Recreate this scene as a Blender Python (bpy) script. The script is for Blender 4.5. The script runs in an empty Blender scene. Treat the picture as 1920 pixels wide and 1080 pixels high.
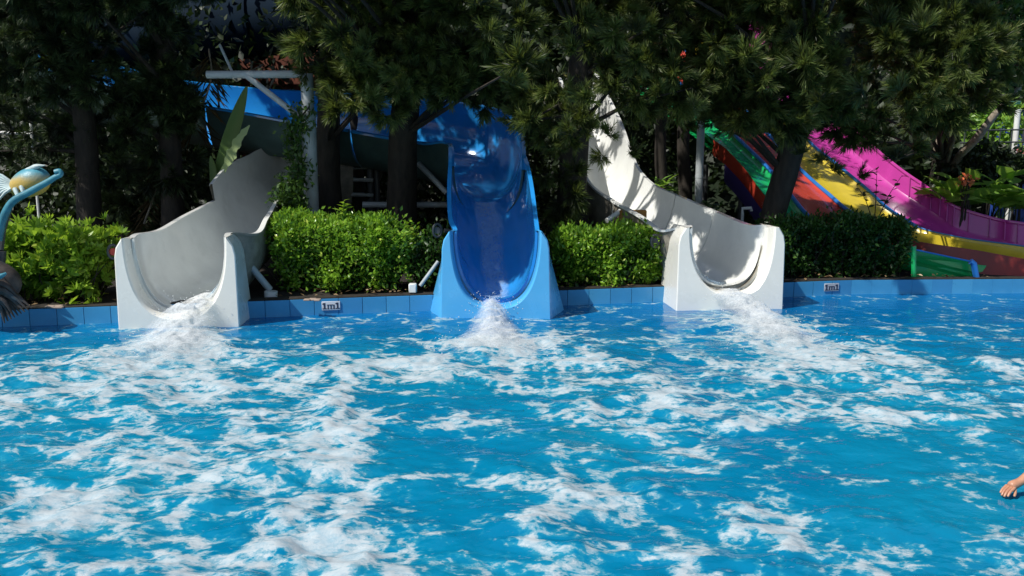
import bpy, math, random
import numpy as np
from mathutils import Vector
random.seed(7); rng = np.random.default_rng(7)
S = bpy.context.scene
COL = S.collection
# ------------------------------------------------------------------ camera, sky, sun
F = 1663.0; TH = math.atan(280 / F); CH = 2.2
cam_d = bpy.data.cameras.new("camera"); cam = bpy.data.objects.new("camera", cam_d); COL.objects.link(cam)
cam_d.sensor_width = 36; cam_d.lens = F / 1920 * 36; cam_d.clip_end = 500; cam_d.clip_start = 0.05
cam.location = (0, 0, CH); cam.rotation_euler = (math.pi / 2 - TH, 0, 0); S.camera = cam
SUN = Vector((-0.66, -0.42, 0.95)).normalized()
W = bpy.data.worlds.new("World"); S.world = W; W.use_nodes = True
nt = W.node_tree; bg = nt.nodes['Background']
sky = nt.nodes.new('ShaderNodeTexSky'); sky.sky_type = 'NISHITA'; sky.sun_disc = False
sky.sun_elevation = math.asin(SUN.z); sky.sun_rotation = math.atan2(SUN.x, SUN.y)
nt.links.new(sky.outputs[0], bg.inputs[0]); bg.inputs[1].default_value = 0.105
sl = bpy.data.lights.new("sun", 'SUN'); so = bpy.data.objects.new("sun", sl); COL.objects.link(so)
sl.energy = 5.0; sl.angle = math.radians(0.5); sl.color = (1, 0.96, 0.89)
so.rotation_euler = SUN.to_track_quat('Z', 'Y').to_euler(); so.location = (-8, -5, 12)
S.view_settings.view_transform = 'Standard'; S.view_settings.look = 'None'
S.view_settings.gamma = 1; S.view_settings.exposure = 0.08
S.view_settings.use_curve_mapping = False
S.render.engine = 'CYCLES'
try:
    S.cycles.max_bounces = 7; S.cycles.transparent_max_bounces = 12; S.cycles.use_denoising = True
    S.cycles.caustics_reflective = False; S.cycles.caustics_refractive = False
    S.cycles.sample_clamp_indirect = 4
except Exception: pass

_c, _s = math.cos(TH), math.sin(TH)
def _ray(px, py):
    a = (px - 960) / F; b = (540 - py) / F
    return a, _c + b * _s, -_s + b * _c
def P(px, py, Y):
    x, y, z = _ray(px, py); t = Y / y
    return np.array((x * t, Y, CH + z * t))
def G(px, py, z=0.0):
    x, y, zz = _ray(px, py); t = (z - CH) / zz
    return np.array((x * t, y * t, z))

# ------------------------------------------------------------------ node helpers
def newmat(name):
    m = bpy.data.materials.new(name); m.use_nodes = True
    t = m.node_tree; t.nodes.clear()
    o = t.nodes.new('ShaderNodeOutputMaterial')
    return m, t, o
def N(t, typ, **kw):
    n = t.nodes.new(typ)
    for k, v in kw.items():
        if k.startswith('i_'):
            n.inputs[k[2:].replace('_', ' ')].default_value = v
        else: setattr(n, k, v)
    return n
def math_(t, op, a, b=None, clamp=False):
    n = t.nodes.new('ShaderNodeMath'); n.operation = op; n.use_clamp = clamp
    for i, v in enumerate((a, b)):
        if v is None: continue
        if isinstance(v, (int, float)): n.inputs[i].default_value = v
        else: t.links.new(v, n.inputs[i])
    return n.outputs[0]
def smooth(t, v, lo, hi):
    n = t.nodes.new('ShaderNodeMapRange'); n.interpolation_type = 'SMOOTHSTEP'
    t.links.new(v, n.inputs['Value'])
    for nm, x in (('From Min', lo), ('From Max', hi)):
        if isinstance(x, (int, float)): n.inputs[nm].default_value = x
        else: t.links.new(x, n.inputs[nm])
    return n.outputs['Result']
def mixc(t, f, a, b):
    n = t.nodes.new('ShaderNodeMix'); n.data_type = 'RGBA'
    if isinstance(f, (int, float)): n.inputs[0].default_value = f
    else: t.links.new(f, n.inputs[0])
    for i, v in ((6, a), (7, b)):
        if isinstance(v, tuple): n.inputs[i].default_value = (*v, 1) if len(v) == 3 else v
        else: t.links.new(v, n.inputs[i])
    return n.outputs[2]
def noise(t, scale, detail=4, rough=0.55, dist=0.0, vec=None):
    n = t.nodes.new('ShaderNodeTexNoise'); n.inputs['Scale'].default_value = scale
    n.inputs['Detail'].default_value = detail; n.inputs['Roughness'].default_value = rough
    n.inputs['Distortion'].default_value = dist
    if vec is not None: t.links.new(vec, n.inputs['Vector'])
    return n.outputs['Fac']
def coords(t, scale=(1, 1, 1)):
    tc = t.nodes.new('ShaderNodeTexCoord')
    mp = t.nodes.new('ShaderNodeMapping'); mp.inputs['Scale'].default_value = scale
    t.links.new(tc.outputs['Object'], mp.inputs['Vector']); return mp.outputs[0]
def bump(t, h, strength=0.3, dist=0.02):
    n = t.nodes.new('ShaderNodeBump'); n.inputs['Strength'].default_value = strength
    n.inputs['Distance'].default_value = dist; t.links.new(h, n.inputs['Height']); return n.outputs[0]

MATS = {}
def mat(name, col, rough=0.5, var=0.15, vscale=6.0, bstr=0.1, bscale=40.0, spec=0.5, metal=0.0, dirt=None, dirt_amt=0.4, dscale=2.0, stretch=(1, 1, 1), coat=0.0):
    if name in MATS: return MATS[name]
    m, t, o = newmat(name)
    p = N(t, 'ShaderNodeBsdfPrincipled'); t.links.new(p.outputs[0], o.inputs[0])
    v = coords(t, stretch)
    n1 = noise(t, vscale, 5, 0.6, vec=v)
    dark = tuple(c * (1 - var) for c in col); light = tuple(min(1, c * (1 + var)) for c in col)
    c = mixc(t, smooth(t, n1, 0.3, 0.7), dark, light)
    if dirt:
        n2 = noise(t, dscale, 6, 0.65, 0.4, vec=v)
        c = mixc(t, math_(t, 'MULTIPLY', smooth(t, n2, 0.48, 0.72), dirt_amt), c, dirt)
    t.links.new(c, p.inputs['Base Color'])
    rr = math_(t, 'ADD', math_(t, 'MULTIPLY', n1, 0.15), rough - 0.07)
    t.links.new(rr, p.inputs['Roughness'])
    p.inputs['Specular IOR Level'].default_value = spec; p.inputs['Metallic'].default_value = metal
    p.inputs['Coat Weight'].default_value = coat; p.inputs['Coat Roughness'].default_value = 0.05
    if bstr > 0:
        t.links.new(bump(t, noise(t, bscale, 4, 0.6, vec=v), bstr, 0.01), p.inputs['Normal'])
    MATS[name] = m; return m

def leafmat(name, c1, c2, c3=None, rough=0.4, trans=0.35, tcol=None):
    """c1..c2 by the per-leaf 'var' attribute, c3 for a few odd (dry/young) leaves"""
    if name in MATS: return MATS[name]
    m, t, o = newmat(name)
    a = N(t, 'ShaderNodeAttribute', attribute_name='var')
    c = mixc(t, a.outputs['Fac'], c1, c2)
    if c3: c = mixc(t, smooth(t, a.outputs['Fac'], 0.88, 0.97), c, c3)
    p = N(t, 'ShaderNodeBsdfPrincipled'); t.links.new(c, p.inputs['Base Color'])
    p.inputs['Roughness'].default_value = rough; p.inputs['Specular IOR Level'].default_value = 0.35
    tr = N(t, 'ShaderNodeBsdfTranslucent')
    tc = mixc(t, 0.5, c, tcol or (c2[0] * 1.6, c2[1] * 1.6, c2[2] * 0.8)); t.links.new(tc, tr.inputs[0])
    mx = N(t, 'ShaderNodeMixShader'); mx.inputs[0].default_value = trans
    t.links.new(p.outputs[0], mx.inputs[1]); t.links.new(tr.outputs[0], mx.inputs[2]); t.links.new(mx.outputs[0], o.inputs[0])
    MATS[name] = m; return m

# ------------------------------------------------------------------ object helpers
def tag(o, label=None, cat=None, group=None, kind=None):
    if label: o['label'] = label
    if cat: o['category'] = cat
    if group: o['group'] = group
    if kind: o['kind'] = kind
    return o
def empty(name, loc, label, cat, group=None):
    o = bpy.data.objects.new(name, None); COL.objects.link(o); o.location = tuple(float(v) for v in loc)
    o.empty_display_size = 0.2
    return tag(o, label, cat, group)
def link(name, me, mats, parent=None, smooth_a=None, label=None):
    if not isinstance(mats, (list, tuple)): mats = [mats]
    for mm in mats: me.materials.append(mm)
    if smooth_a is not None:
        me.shade_smooth(); me.set_sharp_from_angle(angle=math.radians(smooth_a))
    o = bpy.data.objects.new(name, me); COL.objects.link(o)
    if parent is not None:
        off = Vector((0, 0, 0)); q = parent
        while q is not None: off += Vector(q.location); q = q.parent
        o.parent = parent; o.location = -off
    if label: o['label'] = label
    return o
def npmesh(name, V, T, var=None, mi=None):
    """triangle mesh from numpy arrays"""
    me = bpy.data.meshes.new(name); V = np.asarray(V, dtype=np.float32); T = np.asarray(T, dtype=np.int32)
    me.vertices.add(len(V)); me.vertices.foreach_set('co', V.ravel())
    me.loops.add(T.size); me.loops.foreach_set('vertex_index', T.ravel())
    me.polygons.add(len(T)); me.polygons.foreach_set('loop_start', np.arange(0, T.size, 3, dtype=np.int32))
    if mi is not None: me.polygons.foreach_set('material_index', np.asarray(mi, dtype=np.int32))
    me.update(calc_edges=True); me.validate()
    if var is not None:
        a = me.attributes.new('var', 'FLOAT', 'POINT'); a.data.foreach_set('value', np.asarray(var, dtype=np.float32))
    return me
class MB:
    def __init__(s): s.v = []; s.f = []; s.m = []
    def add(s, vs, fs, mi=0):
        b = len(s.v); s.v += [tuple(float(c) for c in p) for p in vs]
        for f in fs: s.f.append(tuple(i + b for i in f)); s.m.append(mi)
    def box(s, c, d, ax=None, bev=0.0, mi=0):
        c = np.array(c, float); hx, hy, hz = [q / 2 for q in d]
        A = np.eye(3) if ax is None else np.array(ax, float)
        b = min(bev, hx * .9, hy * .9, hz * .9)
        if b <= 0:
            vs = [c + A[0] * x * hx + A[1] * y * hy + A[2] * z * hz for x in (-1, 1) for y in (-1, 1) for z in (-1, 1)]
            s.add(vs, [(0, 1, 3, 2), (4, 6, 7, 5), (0, 4, 5, 1), (2, 3, 7, 6), (0, 2, 6, 4), (1, 5, 7, 3)], mi); return
        vs = []; idx = {}
        for x in (-1, 1):
            for y in (-1, 1):
                for z in (-1, 1):
                    for k, (a, bb, cc) in enumerate(((hx, hy - b, hz - b), (hx - b, hy, hz - b), (hx - b, hy - b, hz))):
                        idx[(x, y, z, k)] = len(vs); vs.append(c + A[0] * x * a + A[1] * y * bb + A[2] * z * cc)
        fs = []
        for x in (-1, 1): fs.append([idx[(x, y, z, 0)] for y, z in ((-1, -1), (1, -1), (1, 1), (-1, 1))][::x])
        for y in (-1, 1): fs.append([idx[(x, y, z, 1)] for x, z in ((-1, -1), (-1, 1), (1, 1), (1, -1))][::y])
        for z in (-1, 1): fs.append([idx[(x, y, z, 2)] for x, y in ((-1, -1), (1, -1), (1, 1), (-1, 1))][::z])
        for x in (-1, 1):
            for y in (-1, 1): fs.append([idx[(x, y, -1, 0)], idx[(x, y, 1, 0)], idx[(x, y, 1, 1)], idx[(x, y, -1, 1)]])
        for x in (-1, 1):
            for z in (-1, 1): fs.append([idx[(x, -1, z, 0)], idx[(x, 1, z, 0)], idx[(x, 1, z, 2)], idx[(x, -1, z, 2)]])
        for y in (-1, 1):
            for z in (-1, 1): fs.append([idx[(-1, y, z, 1)], idx[(1, y, z, 1)], idx[(1, y, z, 2)], idx[(-1, y, z, 2)]])
        for x in (-1, 1):
            for y in (-1, 1):
                for z in (-1, 1): fs.append([idx[(x, y, z, k)] for k in range(3)])
        s.add(vs, [tuple(f) for f in fs], mi)
    def tube(s, pts, rad, n=10, caps=True, mi=0, wob=0.0):
        pts = [np.array(p, float) for p in pts]
        if not isinstance(rad, (list, tuple, np.ndarray)): rad = [rad] * len(pts)
        vs = []; up = None
        for i, p in enumerate(pts):
            t = pts[min(i + 1, len(pts) - 1)] - pts[max(i - 1, 0)]; t = t / (np.linalg.norm(t) + 1e-9)
            if up is None:
                up = np.array((0, 0, 1.)) if abs(t[2]) < .9 else np.array((0, 1., 0))
            a = np.cross(t, up); a /= np.linalg.norm(a) + 1e-9; b = np.cross(a, t); up = b
            for k in range(n):
                an = 2 * math.pi * k / n; r = rad[i] * (1 + wob * random.uniform(-1, 1))
                vs.append(p + (a * math.cos(an) + b * math.sin(an)) * r)
        fs = []
        for i in range(len(pts) - 1):
            for k in range(n):
                k2 = (k + 1) % n; fs.append((i * n + k, i * n + k2, (i + 1) * n + k2, (i + 1) * n + k))
        if caps:
            fs.append(tuple(range(n))[::-1]); fs.append(tuple((len(pts) - 1) * n + k for k in range(n)))
        s.add(vs, fs, mi)
    def mesh(s, name):
        import bmesh
        me = bpy.data.meshes.new(name); me.from_pydata(s.v, [], s.f); me.polygons.foreach_set('material_index', s.m)
        bm = bmesh.new(); bm.from_mesh(me); bmesh.ops.recalc_face_normals(bm, faces=bm.faces); bm.to_mesh(me); bm.free()
        me.update(); return me
    def build(s, name, mats, parent=None, smooth_a=40, label=None):
        return link(name, s.mesh(name), mats, parent, smooth_a, label)
def crom(pts, n):
    """Catmull-Rom through rows of an array, n steps per span"""
    pts = np.array(pts, float)
    if len(pts) == 2: return np.array([pts[0] + (pts[1] - pts[0]) * i / n for i in range(n + 1)])
    Q = np.vstack([2 * pts[0] - pts[1], pts, 2 * pts[-1] - pts[-2]]); out = []
    for i in range(1, len(Q) - 2):
        for k in range(n):
            t = k / n; a, b, c, d = Q[i - 1], Q[i], Q[i + 1], Q[i + 2]
            out.append(0.5 * (2 * b + (c - a) * t + (2 * a - 5 * b + 4 * c - d) * t * t + (3 * b - a - 3 * c + d) * t ** 3))
    out.append(pts[-1]); return np.array(out)
def unit(v): return v / (np.linalg.norm(v) + 1e-12)

# value noise -------------------------------------------------
_perm = rng.random((256, 256))
def vnoise(x, y):
    xi = np.floor(x).astype(int); yi = np.floor(y).astype(int); fx = x - xi; fy = y - yi
    fx = fx * fx * (3 - 2 * fx); fy = fy * fy * (3 - 2 * fy)
    g = lambda a, b: _perm[a % 256, b % 256]
    return (g(xi, yi) * (1 - fx) + g(xi + 1, yi) * fx) * (1 - fy) + (g(xi, yi + 1) * (1 - fx) + g(xi + 1, yi + 1) * fx) * fy
def fbm(x, y, o=4):
    r = 0; a = 1; s = 0
    for k in range(o): r = r + a * vnoise(x * 2 ** k + 17 * k, y * 2 ** k + 31 * k); s += a; a *= .5
    return r / s

# ------------------------------------------------------------------ materials
M_white = mat('white_gelcoat', (0.76, 0.77, 0.74), 0.2, 0.04, 3, 0.05, 6, dirt=(0.50, 0.51, 0.48), dirt_amt=0.3, dscale=2.2, coat=0.5)
M_whitebox = mat('white_gelcoat_clean', (0.78, 0.77, 0.71), 0.26, 0.02, 3, 0.03, 8, dirt=(0.55, 0.55, 0.48), dirt_amt=0.25, dscale=3, coat=0.3)
M_back = mat('raw_fibreglass_back', (0.22, 0.2, 0.16), 0.6, 0.25, 8, 0.4, 30)
M_teal = mat('grey_green_fibreglass', (0.05, 0.09, 0.085), 0.45, 0.2, 3, 0.2, 20)
M_blue = mat('blue_gelcoat', (0.020, 0.25, 0.64), 0.14, 0.06, 3, 0.08, 9, dirt=(0.03, 0.26, 0.58), dirt_amt=0.35, dscale=4, coat=0.6)
M_bluebox = mat('sunlit_blue_gelcoat', (0.08, 0.39, 0.72), 0.25, 0.03, 3, 0.03, 8, dirt=(0.10, 0.40, 0.68), dirt_amt=0.3, coat=0.4)  # same gelcoat as the blue chute, sunlight put into its lighter colour
M_blue_rim = mat('blue_rim', (0.03, 0.25, 0.6), 0.25, 0.05, 3, 0.02, 8)
M_steel = mat('painted_grey_steel', (0.36, 0.39, 0.40), 0.45, 0.08, 6, 0.1, 40, dirt=(0.2, 0.16, 0.12), dirt_amt=0.5)
M_steel_d = mat('dark_steel', (0.05, 0.055, 0.06), 0.45, 0.15, 6, 0.1, 40)
M_wpaint = mat('white_paint', (0.7, 0.72, 0.7), 0.4, 0.06, 5, 0.1, 30, dirt=(0.4, 0.35, 0.28))
M_bark = mat('dark_bark', (0.024, 0.019, 0.014), 0.85, 0.45, 14, 0.9, 30, stretch=(1, 1, .3))
M_bark2 = mat('pale_bark', (0.30, 0.25, 0.19), 0.8, 0.35, 9, 0.8, 25, dirt=(0.08, 0.07, 0.05), dirt_amt=0.7, dscale=6)
M_soil = mat('soil', (0.016, 0.012, 0.009), 0.95, 0.5, 9, 0.8, 22, dirt=(0.05, 0.035, 0.02), dirt_amt=0.5, dscale=14)
M_grout = mat('grout', (0.05, 0.27, 0.50), 0.8, 0.2, 9, 0.2, 40)
M_tile = mat('blue_tile', (0.05, 0.27, 0.50), 0.25, 0.10, 1.4, 0.05, 10, dirt=(0.12, 0.38, 0.55), dirt_amt=0.4, dscale=3)
M_tile2 = mat('blue_tile_deeper', (0.045, 0.24, 0.47), 0.25, 0.10, 1.4, 0.05, 10)
M_tile3 = mat('blue_tile_pale', (0.065, 0.31, 0.54), 0.28, 0.08, 1.4, 0.05, 10)
M_concrete = mat('concrete', (0.28, 0.27, 0.25), 0.85, 0.15, 5, 0.3, 30)
M_poolfloor = mat('pool_floor_paint', (0.06, 0.35, 0.60), 0.7, 0.08, 2, 0.1, 30)

# ------------------------------------------------------------------ ground, pool
def wallY(x):
    return float(np.interp(x, [-30, -9, 4.9, 9, 30], [6.6, 9.68, 12.56, 12.7, 13.0]))
WT = 0.20
xs = [-60, -30] + list(np.linspace(-9, 9, 37)) + [30, 60]
mb = MB()
for a, b in zip(xs[:-1], xs[1:]):
    ys_a = [wallY(a) + .12, wallY(a) + 1.2, wallY(a) + 3, wallY(a) + 6, 30, 200]; ys_b = [wallY(b) + .12, wallY(b) + 1.2, wallY(b) + 3, wallY(b) + 6, 30, 200]
    for j in range(5):
        zz = lambda x, y, j: 0.17 + (0.04 * math.sin(x * 2.3 + y * 1.7) * (1 if 0 < j < 4 else 0))
        mb.add([(a, ys_a[j], zz(a, ys_a[j], j)), (b, ys_b[j], zz(b, ys_b[j], j)), (b, ys_b[j + 1], zz(b, ys_b[j + 1], j + 1)), (a, ys_a[j + 1], zz(a, ys_a[j + 1], j + 1))], [(0, 1, 2, 3)])
tag(mb.build('ground', M_soil), 'dark soil planting bed behind the pool wall', kind='structure')
mb = MB(); mb.box((0, 4.5, -1.3), (120, 20, 0.2)); tag(mb.build('pool_floor', M_poolfloor), kind='structure')
mb = MB(); mb.box((0, -6.5, 0.1), (120, 11, 0.5)); tag(mb.build('pool_deck', M_concrete), kind='structure')
# pool wall with tiles
wall = empty('pool_wall', (0, wallY(0), 0), None, None); wall['kind'] = 'structure'
mb = MB()
wx = list(np.linspace(-9, 9, 37)); wx = [-30] + wx + [30]
for a, b in zip(wx[:-1], wx[1:]):
    ya, yb = wallY(a), wallY(b)
    v = [(a, ya, -1.25), (b, yb, -1.25), (b, yb, WT - .004), (a, ya, WT - .004), (a, ya + .13, -1.25), (b, yb + .13, -1.25), (b, yb + .13, WT - .004), (a, ya + .13, WT - .004)]
    mb.add(v, [(0, 1, 2, 3), (3, 2, 6, 7), (4, 7, 6, 5)])
mb.build('wall_core', M_grout, wall)
tile_me = {}
def tile_mesh(k):
    if k not in tile_me:
        b = MB(); b.box((0, 0, 0), (0.2934, 0.012, 0.269), bev=0.0015)
        me = b.mesh('tile'); me.materials.append((M_tile, M_tile2, M_tile3)[k]); tile_me[k] = me
    return tile_me[k]
x = -7.8
while x < 8.4:
    y0, y1 = wallY(x), wallY(x + .3); ang = math.atan2(y1 - y0, .3)
    for row in range(2):
        o = bpy.data.objects.new('tile', tile_mesh(random.choice((0, 0, 0, 1, 2, 0))))
        COL.objects.link(o); o.parent = wall
        o.location = Vector((x + .148, (y0 + y1) / 2 - 0.009 - random.uniform(0, .002), WT - 0.132 - row * 0.272)) - wall.location
        o.rotation_euler = (random.uniform(-.004, .004), 0, ang)
    x += 0.2945
# thin dark coping strip on top
mb = MB()
for a, b in zip(wx[:-1], wx[1:]):
    ya, yb = wallY(a), wallY(b)
    mb.add([(a, ya + .0, WT - .002), (b, yb, WT - .002), (b, yb, WT + .012), (a, ya, WT + .012), (b, yb + .2, WT + .012), (a, ya + .2, WT + .012)], [(0, 1, 2, 3), (3, 2, 4, 5)])
mb.build('coping', M_soil, wall)

# ------------------------------------------------------------------ water surface
def blob_list():
    # (px, py, rx, ry, density) of foam patches as seen; turned into places on the water
    B = [
     (250, 690, 240, 40, .9), (90, 745, 200, 45, .82), (330, 740, 260, 45, .78), (330, 650, 90, 40, 1.0), (480, 720, 130, 30, .62), (560, 700, 150, 40, .55), (60, 700, 160, 30, .6), (-100, 760, 200, 60, .7),
     (640, 735, 60, 60, .85), (620, 800, 90, 55, .9), (520, 810, 190, 45, .72), (250, 850, 150, 30, .75), (110, 830, 160, 35, .62), (520, 885, 120, 40, .85), (640, 860, 90, 30, .85),
     (120, 930, 170, 35, .85), (300, 920, 200, 50, .62), (600, 940, 160, 45, .78), (620, 1000, 90, 50, .95), (560, 1060, 250, 40, .95), (700, 1060, 60, 40, .9), (100, 1030, 200, 45, .7), (330, 1010, 160, 40, .55), (710, 920, 80, 40, .62), (760, 980, 120, 60, .5),
     (930, 655, 110, 32, 1.0), (870, 650, 60, 20, .85), (1030, 650, 80, 25, .8), (800, 690, 140, 16, .85), (930, 708, 140, 14, .8), (1080, 680, 90, 22, .8), (1160, 715, 90, 26, .8), (1225, 750, 90, 34, .9), (1160, 790, 130, 22, .82), (1060, 770, 90, 18, .7), (1000, 720, 110, 14, .6), (720, 770, 80, 18, .6), (850, 800, 120, 20, .5),
     (1430, 610, 100, 35, 1.0), (1500, 650, 150, 38, .9), (1600, 690, 190, 38, .82), (1430, 700, 150, 30, .66), (1700, 730, 170, 36, .72), (1500, 770, 200, 18, .72), (1450, 790, 90, 12, .85), (1700, 790, 170, 20, .66), (1870, 690, 90, 18, .9), (1890, 740, 90, 30, .62), (1880, 830, 100, 25, .5), (1330, 730, 100, 30, .55),(1310, 660, 60, 25, .5),
     (1250, 850, 90, 22, .85), (1235, 885, 60, 18, .8), (1100, 860, 80, 18, .5), (1130, 940, 120, 25, .6), (1230, 940, 60, 30, .5), (1370, 962, 90, 12, .78), (1415, 985, 34, 34, .8), (1440, 1020, 30, 30, .85), (1340, 975, 80, 14, .75), (1150, 1020, 190, 18, .8), (1060, 970, 80, 26, .65), (960, 1050, 160, 40, .5), (1250, 1060, 160, 24, .6), (1600, 1040, 120, 20, .42), (1780, 980, 120, 20, .38), (1000, 900, 130, 30, .38), (860, 900, 120, 40, .35),
     (450, 1090, 200, 30, .9), (1420, 1050, 70, 40, .7)]
    out = []
    for px, py, rx, ry, d in B:
        if py > 1078: c = G(px, 1078)
        else: c = G(px, py)
        a = G(px + rx, py)[0] - c[0]; far = G(px, max(py - ry, 590)); near = G(px, py + ry)
        if px > 1150: d *= .9
        out.append((c[0], (far[1] + near[1]) / 2, a, max(.12, (far[1] - near[1]) / 2), d))
    return out
BL = blob_list()
ny, nx = 560, 640
yv = np.concatenate([np.linspace(-1.0, 3.4, 40), 3.4 + (13.4 - 3.4) * np.linspace(0.002, 1, ny - 40) ** 1.15])
u = np.linspace(-1, 1, nx); xv0 = np.sign(u) * (np.abs(u) * 8.5 + np.maximum(0, np.abs(u) - .93) * 300)
X, Y = np.meshgrid(xv0, yv)
den = np.zeros_like(X); Xw = X + (fbm(X * .9 + 5, Y * .9) - .5) * 1.0; Yw = Y + (fbm(X * .9, Y * .9 + 40) - .5) * 1.0
for cx, cy, a, b, d in BL:
    r2 = ((Xw - cx) / a) ** 2 + ((Yw - cy) / b) ** 2
    den = np.maximum(den, d * np.exp(-np.maximum(r2 - .15, 0) * .9))
den = np.maximum(den, .22 * (fbm(X * .5, Y * .5) > .5) * np.clip((12 - Y) / 3, 0, 1))
h1 = fbm(X * .9, Y * 1.4, 3) - .5; h2 = fbm(X * 3.2 + 9, Y * 4.2, 4) - .5; h3 = 1 - np.abs(fbm(X * 1.8 + 70, Y * 2.4 + 3, 4) - .5) * 4
calm = np.clip(1 - (Y - 9.8) / 2.2, .18, 1)
Z = calm * (h1 * .10 + h2 * (.03 + .09 * den) + np.clip(h3, 0, 1) * den * .06) - 0.012
edge = np.clip((np.vectorize(wallY)(X) - Y) / .4, 0, 1)
Z = Z * (.35 + .65 * edge) * np.clip((Y + 1) / 2, 0, 1)
Z[np.abs(X) > 12] *= .2
Yc = np.minimum(Y, np.vectorize(wallY)(X) + .03)
V = np.stack([X, Yc, Z], -1).reshape(-1, 3)
i = np.arange(ny - 1)[:, None] * nx + np.arange(nx - 1)[None, :]; i = i.ravel()
T = np.concatenate([np.stack([i, i + 1, i + nx + 1], -1), np.stack([i, i + nx + 1, i + nx], -1)])
# drop faces collapsed onto the wall line
yy = V[:, 1]; keep = np.ptp(yy[T], axis=1) > 1e-4; T = T[keep]
wme = npmesh('water', V, T, den.ravel())
m, t, o = newmat('pool_water')
v = coords(t)
den_a = N(t, 'ShaderNodeAttribute', attribute_name='var').outputs['Fac']
def warp(t, v, scale, amt):
    n = t.nodes.new('ShaderNodeTexNoise'); n.inputs['Scale'].default_value = scale; n.inputs['Detail'].default_value = 3
    t.links.new(v, n.inputs['Vector'])
    sb = t.nodes.new('ShaderNodeVectorMath'); sb.operation = 'SUBTRACT'; t.links.new(n.outputs['Color'], sb.inputs[0]); sb.inputs[1].default_value = (.5, .5, .5)
    sc = t.nodes.new('ShaderNodeVectorMath'); sc.operation = 'SCALE'; t.links.new(sb.outputs[0], sc.inputs[0]); sc.inputs['Scale'].default_value = amt
    ad = t.nodes.new('ShaderNodeVectorMath'); ad.operation = 'ADD'; t.links.new(v, ad.inputs[0]); t.links.new(sc.outputs[0], ad.inputs[1])
    return ad.outputs[0]
vw = warp(t, warp(t, v, 1.0, .9), 5, .16)
def vor(scale, vec):
    n = t.nodes.new('ShaderNodeTexVoronoi'); n.feature = 'DISTANCE_TO_EDGE'; n.inputs['Scale'].default_value = scale
    t.links.new(vec, n.inputs['Vector']); return n.outputs['Distance']
vein1 = math_(t, 'SUBTRACT', 1.0, smooth(t, vor(1.25, vw), 0.0, 0.20))
vein2 = math_(t, 'SUBTRACT', 1.0, smooth(t, vor(4.2, vw), 0.0, 0.26))
fb = noise(t, 2.4, 7, 0.62, 0.3, vec=vw)
vfl = t.nodes.new('ShaderNodeMapping'); vfl.inputs['Scale'].default_value = (1.0, 1.5, 1); t.links.new(warp(t, v, 3, .10), vfl.inputs[0])
vbl = t.nodes.new('ShaderNodeMapping'); vbl.inputs['Scale'].default_value = (1.0, 1.3, 1); t.links.new(v, vbl.inputs[0])
fine = noise(t, 11, 7, 0.74, 0.25, vec=vfl.outputs[0])
def ridge(scale, wdt, vec):
    q = noise(t, scale, 5, .6, .15, vec=vec); return math_(t, 'MAXIMUM', math_(t, 'SUBTRACT', 1.0, math_(t, 'MULTIPLY', math_(t, 'ABSOLUTE', math_(t, 'SUBTRACT', q, .5)), wdt)), 0.0)
rg = ridge(2.3, 14, vfl.outputs[0]); rg2 = ridge(6.5, 9, vfl.outputs[0])
def wsum(*p):
    o_ = None
    for s_, w_ in p:
        q = math_(t, 'MULTIPLY', s_, w_); o_ = q if o_ is None else math_(t, 'ADD', o_, q)
    return o_
cen = lambda q: math_(t, 'SUBTRACT', q, .5)
field = wsum((vein1, .58), (vein2, .34), (rg, .46), (rg2, .32), (cen(fb), .8), (cen(fine), 1.15))
# field about -0.5..1 ; threshold falls with density
th = math_(t, 'SUBTRACT', 1.40, math_(t, 'MULTIPLY', den_a, 1.14))
thick = smooth(t, field, math_(t, 'ADD', th, .10), math_(t, 'ADD', th, .38))
thin = smooth(t, field, math_(t, 'SUBTRACT', th, .42), math_(t, 'ADD', th, .1))
veil = smooth(t, field, math_(t, 'SUBTRACT', th, .10), math_(t, 'ADD', th, .08))
foam = math_(t, 'ADD', math_(t, 'MULTIPLY', thick, .40), math_(t, 'MULTIPLY', veil, .38))
vdash = t.nodes.new('ShaderNodeMapping'); vdash.inputs['Scale'].default_value = (9, 15, 1); t.links.new(warp(t, v, 2, .2), vdash.inputs[0])
dash = smooth(t, noise(t, 1.6, 2, .5, .3, vec=vdash.outputs[0]), .66, .76)
foam = math_(t, 'MAXIMUM', foam, math_(t, 'MULTIPLY', dash, math_(t, 'ADD', .05, math_(t, 'MULTIPLY', den_a, .6))))
deep = noise(t, .45, 3, .5, vec=v)
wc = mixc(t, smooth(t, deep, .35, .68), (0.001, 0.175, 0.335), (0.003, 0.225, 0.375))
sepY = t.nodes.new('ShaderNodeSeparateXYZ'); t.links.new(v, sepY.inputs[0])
wc = mixc(t, smooth(t, sepY.outputs['Y'], 8.0, 11.5), wc, (0.001, 0.14, 0.38))  # deeper blue near the wall stands in for reflected dark trees
wc = mixc(t, math_(t, 'MULTIPLY', thin, .6), wc, (0.05, 0.34, 0.43))
rip = noise(t, 6, 3, .5, .0, vec=vbl.outputs[0]); rip2 = noise(t, 22, 2, .5, .0, vec=vbl.outputs[0])
hh = math_(t, 'ADD', math_(t, 'MULTIPLY', rip, 1.0), math_(t, 'MULTIPLY', rip2, .22))
bw = bump(t, hh, 0.3, 0.03)
pw = N(t, 'ShaderNodeBsdfPrincipled'); t.links.new(wc, pw.inputs['Base Color']); pw.inputs['Roughness'].default_value = .06
pw.inputs['IOR'].default_value = 1.33; t.links.new(bw, pw.inputs['Normal'])
tp = N(t, 'ShaderNodeBsdfTransparent'); tp.inputs[0].default_value = (.35, .8, .95, 1)
mw = N(t, 'ShaderNodeMixShader'); mw.inputs[0].default_value = .16; t.links.new(pw.outputs[0], mw.inputs[1]); t.links.new(tp.outputs[0], mw.inputs[2])
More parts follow.
